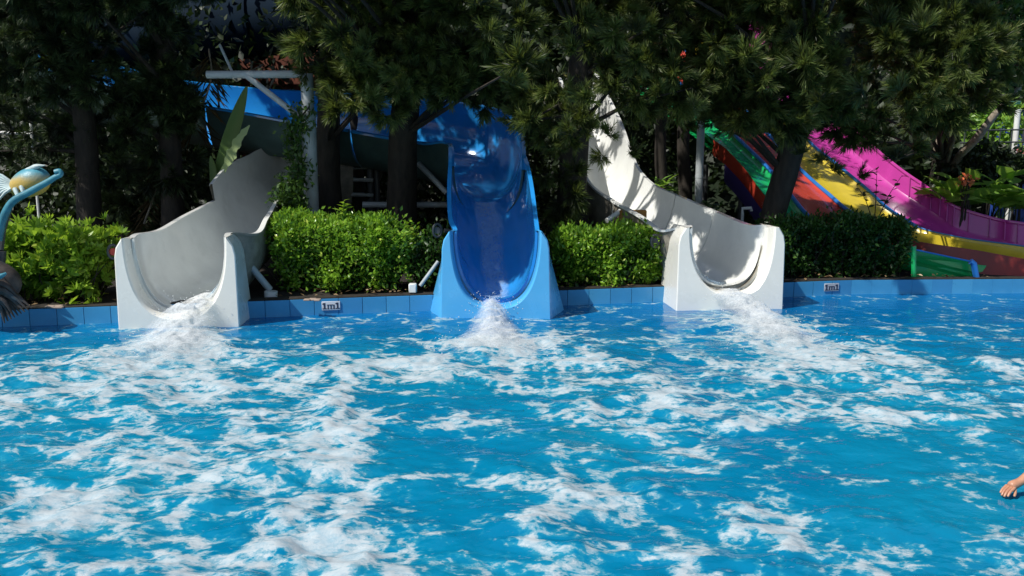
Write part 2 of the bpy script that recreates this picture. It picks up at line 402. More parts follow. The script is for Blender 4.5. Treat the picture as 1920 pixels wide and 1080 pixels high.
fo = N(t, 'ShaderNodeBsdfPrincipled'); fo.inputs['Roughness'].default_value = .75
fcol = mixc(t, smooth(t, fine, .35, .6), (0.34, 0.44, 0.50), (0.54, 0.56, 0.57)); t.links.new(fcol, fo.inputs['Base Color'])
hf = math_(t, 'ADD', math_(t, 'MULTIPLY', fb, 1.0), fine); t.links.new(bump(t, hf, .5, .03), fo.inputs['Normal'])
mx = N(t, 'ShaderNodeMixShader'); t.links.new(foam, mx.inputs[0]); t.links.new(mw.outputs[0], mx.inputs[1]); t.links.new(fo.outputs[0], mx.inputs[2])
t.links.new(mx.outputs[0], o.inputs[0])
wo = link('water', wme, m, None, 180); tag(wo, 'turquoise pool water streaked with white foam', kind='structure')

# ------------------------------------------------------------------ chutes
def chute(stations, n=8, lip=0.07, thick=0.03, kexp=0.8, prof=26, endm=0):
    """stations: (L(3), R(3), depth) -> MB with slot0 inner+lip, slot1 outer"""
    A = np.array([np.concatenate([s[0], s[1], [s[2]], [s[3] if len(s) > 3 else 0.0]]) for s in stations]); A = crom(A, n)
    L, R, D, HL = A[:, :3], A[:, 3:6], A[:, 6], A[:, 7]; C = (L + R) / 2; rings = []
    for i in range(len(A)):
        tg = unit(C[min(i + 1, len(A) - 1)] - C[max(i - 1, 0)]); w = R[i] - L[i]; wu = unit(w)
        dn = unit(np.cross(wu, tg)); dn = dn if dn[2] < 0 else -dn
        hw = np.linalg.norm(w) / 2; inner = []; outer = []
        for k in range(prof + 1):
            a = math.pi * k / prof; cx = -math.cos(a); sx = math.sin(a)
            cx = math.copysign(abs(cx) ** kexp, cx)
            inner.append(C[i] + wu * hw * cx + dn * D[i] * sx ** 0.9)
            outer.append(C[i] + wu * (hw + thick) * cx + dn * ((D[i] + thick) * sx ** .9 + .025))
        hl = max(HL[i], .001); upv = np.array((0, 0, 1.)); TL = C[i] - wu * (hw + .05 * hl / .4) + upv * hl
        ring = [TL - wu * lip - upv * .03, TL - wu * lip, TL - wu * .006] + inner + [C[i] + wu * (hw + .006), C[i] + wu * (hw + lip), C[i] + wu * (hw + lip) + dn * .03]
        rings.append(ring + outer[::-1])
    mb = MB(); nr = len(rings[0]); mb.v = [tuple(p) for r in rings for p in r]; nin = prof + 7
    for i in range(len(rings) - 1):
        for k in range(nr):
            k2 = (k + 1) % nr; mb.f.append((i * nr + k, i * nr + k2, (i + 1) * nr + k2, (i + 1) * nr + k)); mb.m.append(0 if k < nin - 2 else 1)
    for i, rev in ((0, 0), (len(rings) - 1, 1)):   # end rims
        b = i * nr
        for k in range(prof):
            a0 = b + 3 + k; a1 = a0 + 1; o0 = b + nr - 1 - k; o1 = o0 - 1
            mb.f.append((a0, a1, o1, o0)); mb.m.append(endm)
    return mb, (C, L, R, D)
def exit_box(fl, fr, top, inner_w, zb, back, flare, lean=0.02, skew=0.0):
    """splash-down box: front face with a U opening; fl, fr front waterline corners"""
    fl = np.array(fl, float); fr = np.array(fr, float); fl[2] = fr[2] = 0; c = (fl + fr) / 2; r = unit(fr - fl); hw = np.linalg.norm(fr - fl) / 2
    bk = np.array((-r[1], r[0], 0.)); n = 40; up = np.array((0, 0, 1.)); rings = []
    def U(a, half, zbot, ztop, ex=.72):
        cx = -math.cos(a); s = math.sin(a); cx = math.copysign(abs(cx) ** ex, cx)
        return half * cx + skew * s ** 2 * (1 - .35 * abs(cx)), ztop - (ztop - zbot) * s ** .9
    def OUT(a, half, ztop, zlow):
        # outer outline: down the left side, along the bottom, up the right side
        q = a / math.pi
        if q < .38: f = q / .38; x = -half; z = ztop + (zlow - ztop) * f
        elif q > .62: f = (1 - q) / .38; x = half; z = ztop + (zlow - ztop) * f
        else: x = -half + 2 * half * (q - .38) / .24; z = zlow
        zr = max(0, (z - (ztop - .24)) / .24); sx = math.copysign(1, x)
        if abs(abs(x) - half) < 1e-6: x = sx * (half - .085 * zr ** 2.5 - lean * max(0, z) / ztop)
        return x, z
    for kind in range(-1, 7):
        ring = []
        for k in range(n + 1):
            a = math.pi * k / n
            if kind == -1: x, z = U(a, inner_w - .052, zb + .052, top - .03); d = .275
            elif kind == 0: x, z = U(a, inner_w - .022, zb + .022, top - .03); d = .27
            elif kind == 1: x, z = U(a, inner_w - .012, zb + .012, top); d = .05
            elif kind == 2: x, z = U(a, inner_w, zb, top); d = .012
            elif kind == 3: x, z = U(a, inner_w + .012, zb - .012, top - .003); d = 0
            elif kind == 4: x, z = OUT(a, hw - .012, top - .01, -.55); d = 0
            elif kind == 5: x, z = OUT(a, hw, top - .004, -.55); d = .014
            else: x, z = OUT(a, hw + flare, top - .02, -.55); d = back; x = x - math.copysign(flare * max(0, z) / top * 1.3, x)
            dd = d + (lean * 1.2) * max(0, z) / top * (1 if d < .2 else .3)
            ring.append(c + r * x + bk * dd + up * z)
        rings.append(ring)
    mb = MB(); m_ = n + 1; mb.v = [tuple(p) for rg in rings for p in rg]
    for i in range(7):
        for k in range(n): mb.f.append((i * m_ + k, i * m_ + k + 1, (i + 1) * m_ + k + 1, (i + 1) * m_ + k)); mb.m.append(0)
    for k in (0, n): mb.f.append(tuple(i * m_ + k for i in range(1, 8))); mb.m.append(0)
    return mb, c, r, bk

def rim_pads(mb_, pts, s=.02):
    pass
def first(c, r, bk, iw, top, zb, d=.255, ins=.06, skew=0.0):
    up = np.array((0, 0, 1.)); o_ = c + bk * d + r * skew * .5
    return (o_ - r * (iw - ins) + up * (top - .02), o_ + r * (iw - ins) + up * (top - .02), top - zb - .085)
# --- left white slide
sl1 = empty('water_slide', (-3.9, 10.8, 0.2), 'white open slide on the left ending in a white box beside the yellow-green bush', 'water slide', 'pool slides')
bx, c_, r_, b_ = exit_box(G(222, 616), G(449, 610), 1.06, .575, .10, .62, .06, .01)
bx.build('exit_box', M_whitebox, sl1, 35)
f0 = first(c_, r_, b_, .575, 1.06, .10); f1 = first(c_, r_, b_, .575, 1.08, .12, .55)
lowA = [f0, f1, (P(303, 431, 11.3), P(476, 436, 11.2), .86), (P(348, 405, 12.1), P(494, 410, 11.75), .84), (P(404, 376, 13.1), P(514, 378, 12.5), .84)]
ch, _ = chute(lowA); ch.build('chute_section', [M_white, M_back], sl1, 35, 'lower straight section of the white chute')
upA = [(P(403, 377, 13.12), P(514.5, 377, 12.52), .85, .25), (P(436, 360, 13.8), P(526, 354, 13.1), .86, .42), (P(470, 340, 14.5), P(535, 333, 13.7), .87, .42), (P(503, 320, 15.2), P(549, 312, 14.3), .88, .40), (P(540, 318, 15.8), P(594, 306, 14.9), .88, .33), (P(610, 318, 16.2), P(660, 306, 15.2), .88, .3)]
ch, _ = chute(upA); ch.build('chute_section', [M_white, M_back], sl1, 35, 'taller upper section of the white chute')
mb = MB(); mb.tube([P(462, 490, 11.2), P(506, 543, 11.35)], .045, 12); mb.build('brace', M_steel, sl1)
mb = MB(); mb.tube([P(508, 558, 11.25), P(508, 546, 11.25)], .085, 18); mb.build('footing', M_wpaint, sl1)
mb = MB(); mb.tube([P(470, 400, 12.9) - (0, 0, .3), P(470, 400, 12.9) * (1, 1, 0) + (0, 0, .17)], .06, 12); mb.build('support_post', M_steel_d, sl1)
# --- blue slide
sl2 = empty('water_slide', (-.1, 11.3, .2), 'blue slide with a winding blue flume behind it, between the two trimmed hedges', 'water slide', 'pool slides')
bx, c_, r_, b_ = exit_box(G(826, 596), G(1033, 596), 1.08, .555, .12, .55, .19, .03)
bx.build('exit_box', M_bluebox, sl2, 35)
f0 = first(c_, r_, b_, .555, 1.08, .12)
f1 = first(c_, r_, b_, .555, 1.09, .13, .42)
lowB = [f0, f1, (P(848, 405, 11.5), P(1000, 405, 11.5), .90), (P(846, 350, 12.1), P(993, 350, 12.1), .88), (P(848, 305, 12.6), P(986, 312, 12.6), .88), (P(848, 277, 13.0), P(980, 292, 13.0), .86)]
ch, _ = chute(lowB, lip=.055); ch.build('chute_section', [M_blue, M_teal], sl2, 35, 'steep lower section of the blue chute')
upB = [(P(852, 312, 12.62), P(978, 318, 12.62), .85), (P(850, 276, 13.1), P(978, 280, 13.15), .86), (P(836, 264, 13.7), P(974, 236, 14.1), .95), (P(800, 266, 14.0), P(930, 205, 15.2), .95), (P(745, 258, 14.2), P(850, 192, 15.6), .9), (P(660, 243, 14.4), P(740, 183, 15.8), .85)]
ch, _ = chute(upB, lip=.06, endm=1); ch.build('chute_section', [M_blue, M_teal], sl2, 35, 'curved bend of the blue chute')
flB = [(P(656, 242, 14.4), P(738, 183, 15.8), .85), (P(550, 226, 14.6), P(610, 174, 15.9), .85), (P(460, 210, 14.8), P(500, 168, 16.1), .85), (P(386, 198, 15.0), P(409, 160, 16.3), .85)]
ch, _ = chute(flB, lip=.06, endm=1); ch.build('chute_section', [M_blue, M_teal], sl2, 35, 'straight flume section of the blue chute')
flC = [(P(384, 197.5, 15.05), P(407, 159.5, 16.35), .85), (P(300, 180, 15.3), P(320, 148, 16.5), .85), (P(220, 160, 15.6), P(235, 128, 16.8), .85), (P(60, 120, 16.2), P(70, 90, 17.2), .85)]
ch, _ = chute(flC, lip=.06, endm=1); ch.build('chute_section', [M_blue, M_teal], sl2, 35, 'flume section half hidden by the left trees')
mb = MB(); mb.tube([P(822, 490, 11.5), P(788, 536, 11.45)], .026, 12); mb.build('brace', M_steel, sl2)
mb = MB(); mb.box(P(774, 540, 11.4), (.10, .10, .12), bev=.01); mb.build('footing', M_wpaint, sl2)
for px, py, Y in ((610, 262, 15.1), (440, 232, 15.4), (760, 275, 14.8)):
    p = P(px, py, Y); mb = MB(); mb.tube([p + (0, 0, -.2), (p[0], p[1], .15)], .07, 12); mb.build('support_post', M_steel_d, sl2)
# --- right white slide
sl3 = empty('water_slide', (2.9, 11.9, .2), 'white open slide on the right curving down between hedge and rainbow slide', 'water slide', 'pool slides')
bx, c_, r_, b_ = exit_box(G(1268, 580), G(1468, 578), 1.07, .56, .18, .75, .06, .01, skew=.07)
bx.build('exit_box', M_whitebox, sl3, 35)
f0 = first(c_, r_, b_, .56, 1.07, .18, skew=.07)
f1 = first(c_, r_, b_, .56, 1.08, .19, .42, skew=.07)
lowC = [f0, f1, (P(1246, 430, 12.0), P(1396, 420, 12.15), .85), (P(1205, 404, 12.5), P(1338, 396, 12.9), .85)]
ch, _ = chute(lowC); ch.build('chute_section', [M_white, M_back], sl3, 35, 'lower section of the right white chute')
mdC = [(P(1204.5, 403.5, 12.505), P(1337.4, 395.8, 12.905), .853), (P(1180, 390, 12.8), P(1302, 381, 13.32), .85), (P(1154, 376, 13.1), P(1267, 366, 13.75), .85)]
ch, _ = chute(mdC); ch.build('chute_section', [M_white, M_back], sl3, 35, 'middle section of the right white chute')
upC = [(P(1153, 375, 13.12), P(1266, 365.5, 13.77), .86), (P(1118, 352, 13.65), P(1224, 346, 14.35), .88), (P(1097, 322, 14.3), P(1195, 316, 14.9), .9), (P(1087, 282, 15.0), P(1178, 277, 15.4), .92), (P(1079, 238, 15.8), P(1162, 232, 16.05), .92), (P(1070, 190, 16.6), P(1140, 186, 16.8), .9), (P(1050, 140, 17.6), P(1115, 137, 17.8), .9)]
ch, _ = chute(upC, lip=.06); ch.build('chute_section', [M_white, M_back], sl3, 35, 'sunlit upper bend of the right white chute')
M_rust = mat('ochre_wood', (0.30, 0.14, 0.03), .8, .3, 6, .4, 20)
mb = MB(); mb.box(P(1186, 408, 12.95), (.40, .10, .22), bev=.01)
mb.build('support_block', M_rust, sl3)
mb = MB(); mb.tube([P(1138, 414, 12.8), P(1168, 393, 13.0)], .04, 10); mb.build('brace', M_wpaint, sl3)
p = P(1165, 420, 13.5); mb = MB(); mb.tube([p, (p[0], p[1], .15)], .07, 10); mb.build('support_post', M_steel_d, sl3)
# hose couplings beside each exit
for root, px, py, Y, red in ((sl1, 212, 472, 10.9, 1), (sl2, 820, 432, 11.6, 0), (sl3, 1228, 452, 12.0, 0)):
    c = P(px, py, Y); mb = MB(); ring = [c + np.array((math.cos(a) * .055, 0.02 * math.cos(a), math.sin(a) * .085)) for a in np.linspace(0, 2 * math.pi, 20)]
    mb.tube(ring, .018, 8, caps=False); mb.tube([c + (0.09, .0, -.0), c + (.22, .05, -.02)], .03, 8)
    pp = mb.build('hose_coupling', M_steel_d, root)
    mb = MB(); mb.tube([c + (0, -.01, 0), c + (0, .05, 0)], .045, 12)
    mb.build('coupling_core', mat('red_plastic', (.5, .06, .04), .4) if red else M_steel_d, root)

# water sheets running down the chutes and splashes -----------------------------------
def foam_mat(name, lo, hi, sc, white=(0.84, 0.86, 0.87), stretch=(1, 1, 1), amax=1.0, bs=.25):
    m, t, o = newmat(name); v = coords(t, stretch)
    n1 = noise(t, sc, 6, .65, .5, vec=v); n2 = noise(t, sc * 6, 4, .7, .2, vec=v)
    ed = N(t, 'ShaderNodeAttribute', attribute_name='var').outputs['Fac']
    f = math_(t, 'ADD', math_(t, 'ADD', math_(t, 'MULTIPLY', n1, .6), math_(t, 'MULTIPLY', n2, .5)), ed)
    al = math_(t, 'MULTIPLY', smooth(t, f, lo, hi), amax)
    p = N(t, 'ShaderNodeBsdfDiffuse'); c = mixc(t, smooth(t, n2, .3, .65), tuple(x * .9 for x in white), white); t.links.new(c, p.inputs[0])
    t.links.new(bump(t, math_(t, 'ADD', n1, n2), bs, .02), p.inputs['Normal'])
    tl = N(t, 'ShaderNodeBsdfTranslucent'); t.links.new(c, tl.inputs[0]); mt = N(t, 'ShaderNodeMixShader'); mt.inputs[0].default_value = .4
    t.links.new(p.outputs[0], mt.inputs[1]); t.links.new(tl.outputs[0], mt.inputs[2])
    tr = N(t, 'ShaderNodeBsdfTransparent'); mx = N(t, 'ShaderNodeMixShader')
    t.links.new(al, mx.inputs[0]); t.links.new(tr.outputs[0], mx.inputs[1]); t.links.new(mt.outputs[0], mx.inputs[2]); t.links.new(mx.outputs[0], o.inputs[0])
    return m
M_splash = foam_mat('splash_foam', .45, 1.2, 7, amax=.92)
M_sheet = foam_mat('running_water', .50, 1.15, 3, (0.60, 0.78, 0.92), (1, .6, .6), amax=.55)
def splash(path, widths, heights, mat_, name, label, nv=90, nu=56, seed=0, droplets=250):
    P_ = crom(np.array(path), 10); W_ = np.interp(np.linspace(0, 1, len(P_)), np.linspace(0, 1, len(widths)), widths); H_ = np.interp(np.linspace(0, 1, len(P_)), np.linspace(0, 1, len(heights)), heights)
    V = []; var = []; s = np.linspace(0, len(P_) - 1, nv)
    for q in s:
        i0 = int(min(q, len(P_) - 2)); f = q - i0; p = P_[i0] * (1 - f) + P_[i0 + 1] * f
        tg = unit((P_[i0 + 1] - P_[i0]) * (1, 1, 0)); r = np.array((tg[1], -tg[0], 0)); w = np.interp(q, range(len(W_)), W_); h = np.interp(q, range(len(H_)), H_)
        vv = q / (len(P_) - 1)
        for k in range(nu):
            uu = -1 + 2 * k / (nu - 1); pos = p + r * uu * w
            nz = fbm(np.array(pos[0] * 7 + seed), np.array(pos[1] * 7 + pos[2] * 5), 4) - .5
            dome = max(0, 1 - uu * uu) ** .8
            zz = pos[2] + h * dome * (1 + .8 * nz) + .03 * nz * dome
            V.append((pos[0] + nz * .06, pos[1] + nz * .05, zz - .03 * abs(uu)))
            var.append(.42 - abs(uu) ** 2 * .75 - max(0, (vv - .7)) * 1.6 - max(0, .06 - vv) * 3)
    V = np.array(V); i = (np.arange(nv - 1)[:, None] * nu + np.arange(nu - 1)[None, :]).ravel()
    T = np.concatenate([np.stack([i, i + 1, i + nu + 1], -1), np.stack([i, i + nu + 1, i + nu], -1)])
    # droplets thrown off the stream
    if droplets:
        oct_v = np.array([(1, 0, 0), (-1, 0, 0), (0, 1, 0), (0, -1, 0), (0, 0, 1), (0, 0, -1)], float); oct_f = np.array([(0, 2, 4), (2, 1, 4), (1, 3, 4), (3, 0, 4), (2, 0, 5), (1, 2, 5), (3, 1, 5), (0, 3, 5)])
        r_ = np.random.default_rng(seed + 5); idx = r_.integers(nu * 8, len(V) - nu * 8, droplets); c = V[idx] + r_.normal(0, 1, (droplets, 3)) * (.10, .12, .05) + (0, 0, .03)
        c[:, 2] = np.abs(c[:, 2]) + .01; rad = r_.uniform(.003, .009, droplets)
        DV = (oct_v[None] * rad[:, None, None] + c[:, None]).reshape(-1, 3); DT = (oct_f[None] + (np.arange(droplets) * 6)[:, None, None]).reshape(-1, 3) + len(V)
        V = np.vstack([V, DV]); T = np.vstack([T, DT]); var = var + [1.0] * len(DV)
    me = npmesh(name, V, T, var); o = link(name, me, mat_, None, 180); return tag(o, label, 'splash', 'splashes at the slide ends', None)
splash([P(392, 560, 11.0), P(375, 580, 10.5), P(352, 606, 10.1) + (0, 0, .05), G(330, 640), G(305, 672), G(280, 700)], [.22, .38, .40, .55, .85, 1.0], [.10, .13, .16, .16, .09, .02], M_splash, 'water_splash', 'white splash pouring from the left white slide', seed=1)
splash([P(922, 562, 11.0), P(922, 576, 10.75), P(922, 597, 10.55), G(926, 630), G(930, 655), G(932, 680)], [.17, .20, .24, .42, .85, 1.1], [.02, .05, .18, .16, .08, .02], M_splash, 'water_splash', 'narrow white splash falling from the blue slide', seed=9)
splash([P(1350, 545, 11.7), P(1375, 562, 11.25), P(1398, 585, 10.85), G(1430, 615), G(1475, 645), G(1530, 675)], [.25, .38, .38, .5, .8, 1.0], [.05, .09, .15, .14, .08, .02], M_splash, 'water_splash', 'wide white splash fanning out from the right white slide', seed=4)
def sheet(stations, frac0, frac1, n, name, root, lift=.03, kexp=.8):
    A = np.array([np.concatenate([s[0], s[1], [s[2]]]) for s in stations]); A = crom(A, 10); L, R, D = A[:, :3], A[:, 3:6], A[:, 6]; C = (L + R) / 2; V = []; var = []; m_ = 21
    for i in range(len(A)):
        tg = unit(C[min(i + 1, len(A) - 1)] - C[max(i - 1, 0)]); w = R[i] - L[i]; wu = unit(w); dn = unit(np.cross(wu, tg)); dn = dn if dn[2] < 0 else -dn; hw = np.linalg.norm(w) / 2
        for k in range(m_):
            q = k / (m_ - 1); a = math.pi * (frac0 + (frac1 - frac0) * q); cx = -math.cos(a); cx = math.copysign(abs(cx) ** kexp, cx)
            nz = (fbm(np.array(i * .35), np.array(k * .4 + 3)) - .5) * .02
            V.append(C[i] + wu * hw * cx + dn * (D[i] * math.sin(a) ** .9 - lift - nz)); var.append(.35 - .5 * abs(2 * q - 1) ** 3)
    i = (np.arange(len(A) - 1)[:, None] * m_ + np.arange(m_ - 1)[None, :]).ravel(); T = np.concatenate([np.stack([i, i + 1, i + m_ + 1], -1), np.stack([i, i + m_ + 1, i + m_], -1)])
    o = link(name, npmesh(name, V, T, var), M_sheet, root, 180); return o
sheet(lowB, .40, .59, 10, 'running_water', sl2)
sheet(lowA, .50, .78, 10, 'running_water', sl1)
sheet(lowC, .30, .52, 10, 'running_water', sl3)

# ------------------------------------------------------------------ rainbow multi-lane slide
rb = empty('rainbow_slide', (5.5, 14.0, .17), 'multi-lane rainbow slide with green, red, yellow and pink lanes on the right', 'water slide')
M_r = {'green': mat('green_lane', (.01, .36, .10), .25, .08, 3, .05, 8, coat=.4), 'red': mat('red_lane', (.50, .055, .03), .25, .08, 3, .05, 8, coat=.4),
       'yellow': mat('yellow_lane', (.62, .47, .035), .25, .08, 3, .05, 8, coat=.4), 'pink': mat('pink_lane', (.44, .045, .28), .25, .08, 3, .05, 8, coat=.4),
       'navy': mat('navy_panel', (.045, .03, .16), .45, .1, 3, .05, 8), 'bluer': mat('divider_blue', (.02, .16, .50), .3, .08, 3, .05, 8)}
nearW = [P(1190, 150, 19.5), P(1270, 210, 18), P(1338, 262, 16.4), P(1361, 279, 15.9), P(1396, 316, 15.2), P(1433, 365, 14.4), P(1475, 408, 13.9), P(1540, 440, 13.4), P(1620, 455, 13.1), P(1713, 462, 12.95), P(1822, 484, 12.75)]
div1 = [P(1225, 110, 20.3), P(1330, 210, 18.4), P(1408, 284, 16.4), P(1442, 318, 15.7), P(1477, 360, 15.0), P(1523, 412, 14.4), P(1590, 440, 14.0), P(1680, 460, 13.7), P(1760, 472, 13.5), P(1833, 490, 13.3), P(1930, 512, 13.1)]
div2 = [P(1270, 80, 21), P(1370, 180, 19), P(1449, 262, 17.2), P(1504, 322, 16.2), P(1553, 365, 15.6), P(1602, 403, 15.0), P(1687, 434, 14.6), P(1747, 440, 14.4), P(1817, 455, 14.1), P(1920, 470, 13.8), P(2060, 495, 13.6)]
div3 = [P(1330, 60, 21.5), P(1420, 150, 19.8), P(1509, 258, 17.8), P(1570, 310, 16.8), P(1627, 357, 16.1), P(1665, 392, 15.7), P(1717, 425, 15.3), P(1747, 435, 15.1), P(1817, 449, 14.9), P(1920, 463, 14.6), P(2060, 485, 14.4)]
farC = [P(1400, 60, 22), P(1480, 150, 20.3), P(1562, 245, 18.5), P(1632, 312, 17.3), P(1687, 357, 16.6), P(1730, 385, 16.2), P(1765, 408, 15.9), P(1793, 427, 15.7), P(1865, 446, 15.4), P(1920, 457, 15.1), P(2060, 480, 14.9)]
farT = [p + np.array((.03, .08, h)) for p, h in zip(farC, (.45, .45, .42, .40, .38, .36, .34, .35, .32, .33, .33))]
def lane(A, B, colour, dip=.14, nm='lane', ks=14):
    A = crom(A, 6); B = crom(B, 6); mb = MB(); prof = [(0, 0), (.05, .75), (.12, 1.0), (.5, 1.08), (.88, 1.0), (.95, .75), (1, 0)]
    m_ = len(prof)
    for a, b in zip(A, B):
        wv = b - a; 
        for u_, d_ in prof: mb.v.append(tuple(a + wv * u_ - np.array((0, 0, dip * d_))))
    for i in range(len(A) - 1):
        for k in range(m_ - 1): mb.f.append((i * m_ + k, i * m_ + k + 1, (i + 1) * m_ + k + 1, (i + 1) * m_ + k)); mb.m.append(0)
    b0 = len(mb.v)   # underside
    for a, b in zip(A, B): mb.v += [tuple(a - np.array((0, 0, dip + .08))), tuple(b - np.array((0, 0, dip + .08)))]
    for i in range(len(A) - 1): mb.f.append((b0 + 2 * i, b0 + 2 * i + 2, b0 + 2 * i + 3, b0 + 2 * i + 1)); mb.m.append(0)
    import bmesh
    me = bpy.data.meshes.new(nm); me.from_pydata(mb.v, [], mb.f)
    return link(nm, me, M_r[colour], rb, 50, colour + ' lane')
low2 = [p - np.array((0, .02, h)) for p, h in zip(div2, (0, 0, 0, 0, .02, .08, .15, .18, .20, .20, .20))]
low1 = [p.copy() for p in div1]
for q_, (px_, py_, Y_) in zip((7, 8, 9, 10), ((1690, 478, 13.2), (1770, 489, 13.0), (1850, 498, 12.92), (1960, 503, 12.9))): low1[q_] = P(px_, py_, Y_)
lane(nearW[:10], low1[:10], 'green'); lane(low1[:8], low2[:8], 'red', .07); lane(div2, div3, 'yellow'); lane(div3, farC, 'pink', .10)
for k, (d, r_) in enumerate(((div1[:7], .035), (div2[:7], .035), (div3[:7], .03), (div3[6:], .012))):
    q = crom(d, 6); mb = MB(); mb.tube(q + (0, 0, .012), r_, 8); mb.build('divider', M_r['bluer'], rb)
def strip(A, B, nm, colour, seg=None, thick=.03, label=None):
    A = crom(A, 6); B = crom(B, 6); mb = MB(); n = len(A)
    for a, b in zip(A, B):
        o_ = np.array((.0, thick, 0)); mb.v += [tuple(a), tuple(b), tuple(b + o_), tuple(a + o_)]
    for i in range(n - 1):
        for k in range(4): mb.f.append((i * 4 + k, i * 4 + (k + 1) % 4, (i + 1) * 4 + (k + 1) % 4, (i + 1) * 4 + k)); mb.m.append(0)
    mb.f += [(0, 1, 2, 3), tuple((n - 1) * 4 + k for k in range(4))]; mb.m += [0, 0]
    return mb.build(nm, M_r[colour], rb, 40, label)
drop = lambda A, h: [p - np.array((0, 0, h)) for p in A]
strip(nearW[2:7], drop(nearW[2:7], .28), 'outer_wall', 'red', label='red outer wall of the first lane')
strip([p + np.array((-.01, -.02, -.27)) for p in nearW[3:7]], [p + np.array((-.01, -.02, -.58)) for p in nearW[3:7]], 'skirt_panel', 'navy')
strip(farC, farT, 'side_wall', 'pink')
q = crom(farT, 6); mb = MB(); mb.tube(q, .03, 8); mb.build('top_rail', M_r['pink'], rb)
# ribs on the pink wall
fc = crom(farC, 6); ft = crom(farT, 6)
for i in range(26, len(fc) - 2, 3):
    mb = MB(); mb.tube([fc[i] + (0, -.025, 0), ft[i] + (0, -.025, 0)], .014, 6); mb.build('wall_rib', M_r['pink'], rb)
strip([p + (0, -.03, .01) for p in div2[5:]], [p + (0, -.03, -h) for p, h in zip(div2[5:], (.08, .14, .16, .17, .17, .17))], 'lane_wall', 'yellow', label='yellow lane wall at the run-out')
M_r['shaded red'] = mat('shaded_red_wall', (.22, .022, .016), .4, .15, 3, .05, 8, dirt=(.10, .02, .015), dirt_amt=.5)  # lane red darkened so the wall looks shaded
rw = [P(1688, 447, 13.9), P(1760, 459, 13.6), P(1830, 469, 13.4), P(1920, 485, 13.25), P(2060, 506, 13.2)]
strip(rw, [np.array((p[0], p[1] - .12, .10)) for p in rw], 'lane_wall', 'shaded red', label='shaded red lane wall below the yellow one')
# green run-out end box
mb = MB(); A_ = G(1712, 528, .18); B_ = G(1835, 526, .18); bk = np.array((0.05, .5, 0))
for (a, b) in ((A_, B_),):
    pass
c0 = P(1713, 527, 12.80); c1 = P(1828, 527, 12.78); t0 = P(1713, 468, 12.80); t1 = P(1822, 490, 12.78)
mb = MB(); TH_ = np.array((0, .025, 0))
def slab(a, b, c, d): mb.add([a, b, c, d, a + TH_, b + TH_, c + TH_, d + TH_], [(0, 1, 2, 3), (7, 6, 5, 4), (0, 4, 5, 1), (1, 5, 6, 2), (2, 6, 7, 3), (3, 7, 4, 0)])
u0, u1, v0, v1 = P(1716, 470, 13.25), P(1824, 489, 13.2), P(1716, 501, 13.25), P(1824, 508, 13.2); w0, w1 = P(1714, 499, 12.98), P(1824, 505, 12.95)
slab(v0, v1, u1, u0); slab(np.array((w0[0], w0[1], .1)), np.array((w1[0], w1[1], .1)), w1, w0)
mb.add([w0, w1, v1, v0], [(0, 1, 2, 3)])
mb.tube([c0, t0 + (0, 0, .05)], .035, 8); mb.build('run_out_box', M_r['green'], rb)
mb = MB(); mb.tube([c1 + (0.03, 0, 0), t1 + (.03, 0, -.03), t1 + (-.02, 0, .0)], .045, 10); mb.tube([t1 + (-.02, 0, 0), t0 + (.02, 0, .0)], .012, 8); mb.build('run_out_rim', M_r['bluer'], rb)
for px, py, Y in ((1368, 345, 15.6), (1405, 400, 14.6), (1300, 300, 17)):
    p = P(px, py, Y); mb = MB(); mb.tube([p + (.3, .3, -.1), (p[0] + .3, p[1] + .3, .15)], .06, 8); mb.build('support_post', M_steel_d, rb)

# ------------------------------------------------------------------ foliage builders
def rotmats(dirs, roll):
    """matrices whose local +Y is dirs, random roll"""
    y = dirs / (np.linalg.norm(dirs, axis=1, keepdims=True) + 1e-9)
    a = np.where(np.abs(y[:, 2:3]) < .9, np.array([[0, 0, 1.]]), np.array([[1., 0, 0]]))
    x = np.cross(y, a); x /= np.linalg.norm(x, axis=1, keepdims=True); z = np.cross(x, y)
    c, s = np.cos(roll)[:, None], np.sin(roll)[:, None]; x2 = x * c + z * s; z2 = -x * s + z * c
    return np.stack([x2, y, z2], -1)
def scatter(tv, tf, pos, R, sc, var, tvar=None):
    n = len(pos); V = np.einsum('nij,kj->nki', R, tv) * np.asarray(sc)[:, None, None] + pos[:, None]
    T = tf[None] + (np.arange(n) * len(tv))[:, None, None]; vr = np.repeat(var, len(tv))
    if tvar is not None: vr = vr + np.tile(tvar, n)
    return V.reshape(-1, 3), T.reshape(-1, 3), np.clip(vr, 0, 1)
LEAF_V = np.array([(0, 0, 0), (-.26, .42, .05), (0, 1, -.08), (.26, .42, .05), (0, .45, -.03)]); LEAF_F = np.array([(0, 4, 1), (1, 4, 2), (0, 3, 4), (3, 2, 4)])
LLEAF_V = np.array([(0, 0, 0), (-.11, .25, .03), (.11, .25, .03), (-.13, .55, .0), (.13, .55, .0), (0, 1, -.14), (0, .25, -.0), (0, .55, -.03)])
LLEAF_F = np.array([(0, 6, 1), (0, 2, 6), (1, 6, 7), (1, 7, 3), (6, 2, 4), (6, 4, 7), (3, 7, 5), (7, 4, 5)])
def merge(parts):
    V = []; T = []; R = []; b = 0
    for v, t, r in parts: V.append(v); T.append(t + b); R.append(r); b += len(v)
    return np.vstack(V), np.vstack(T), np.concatenate(R)
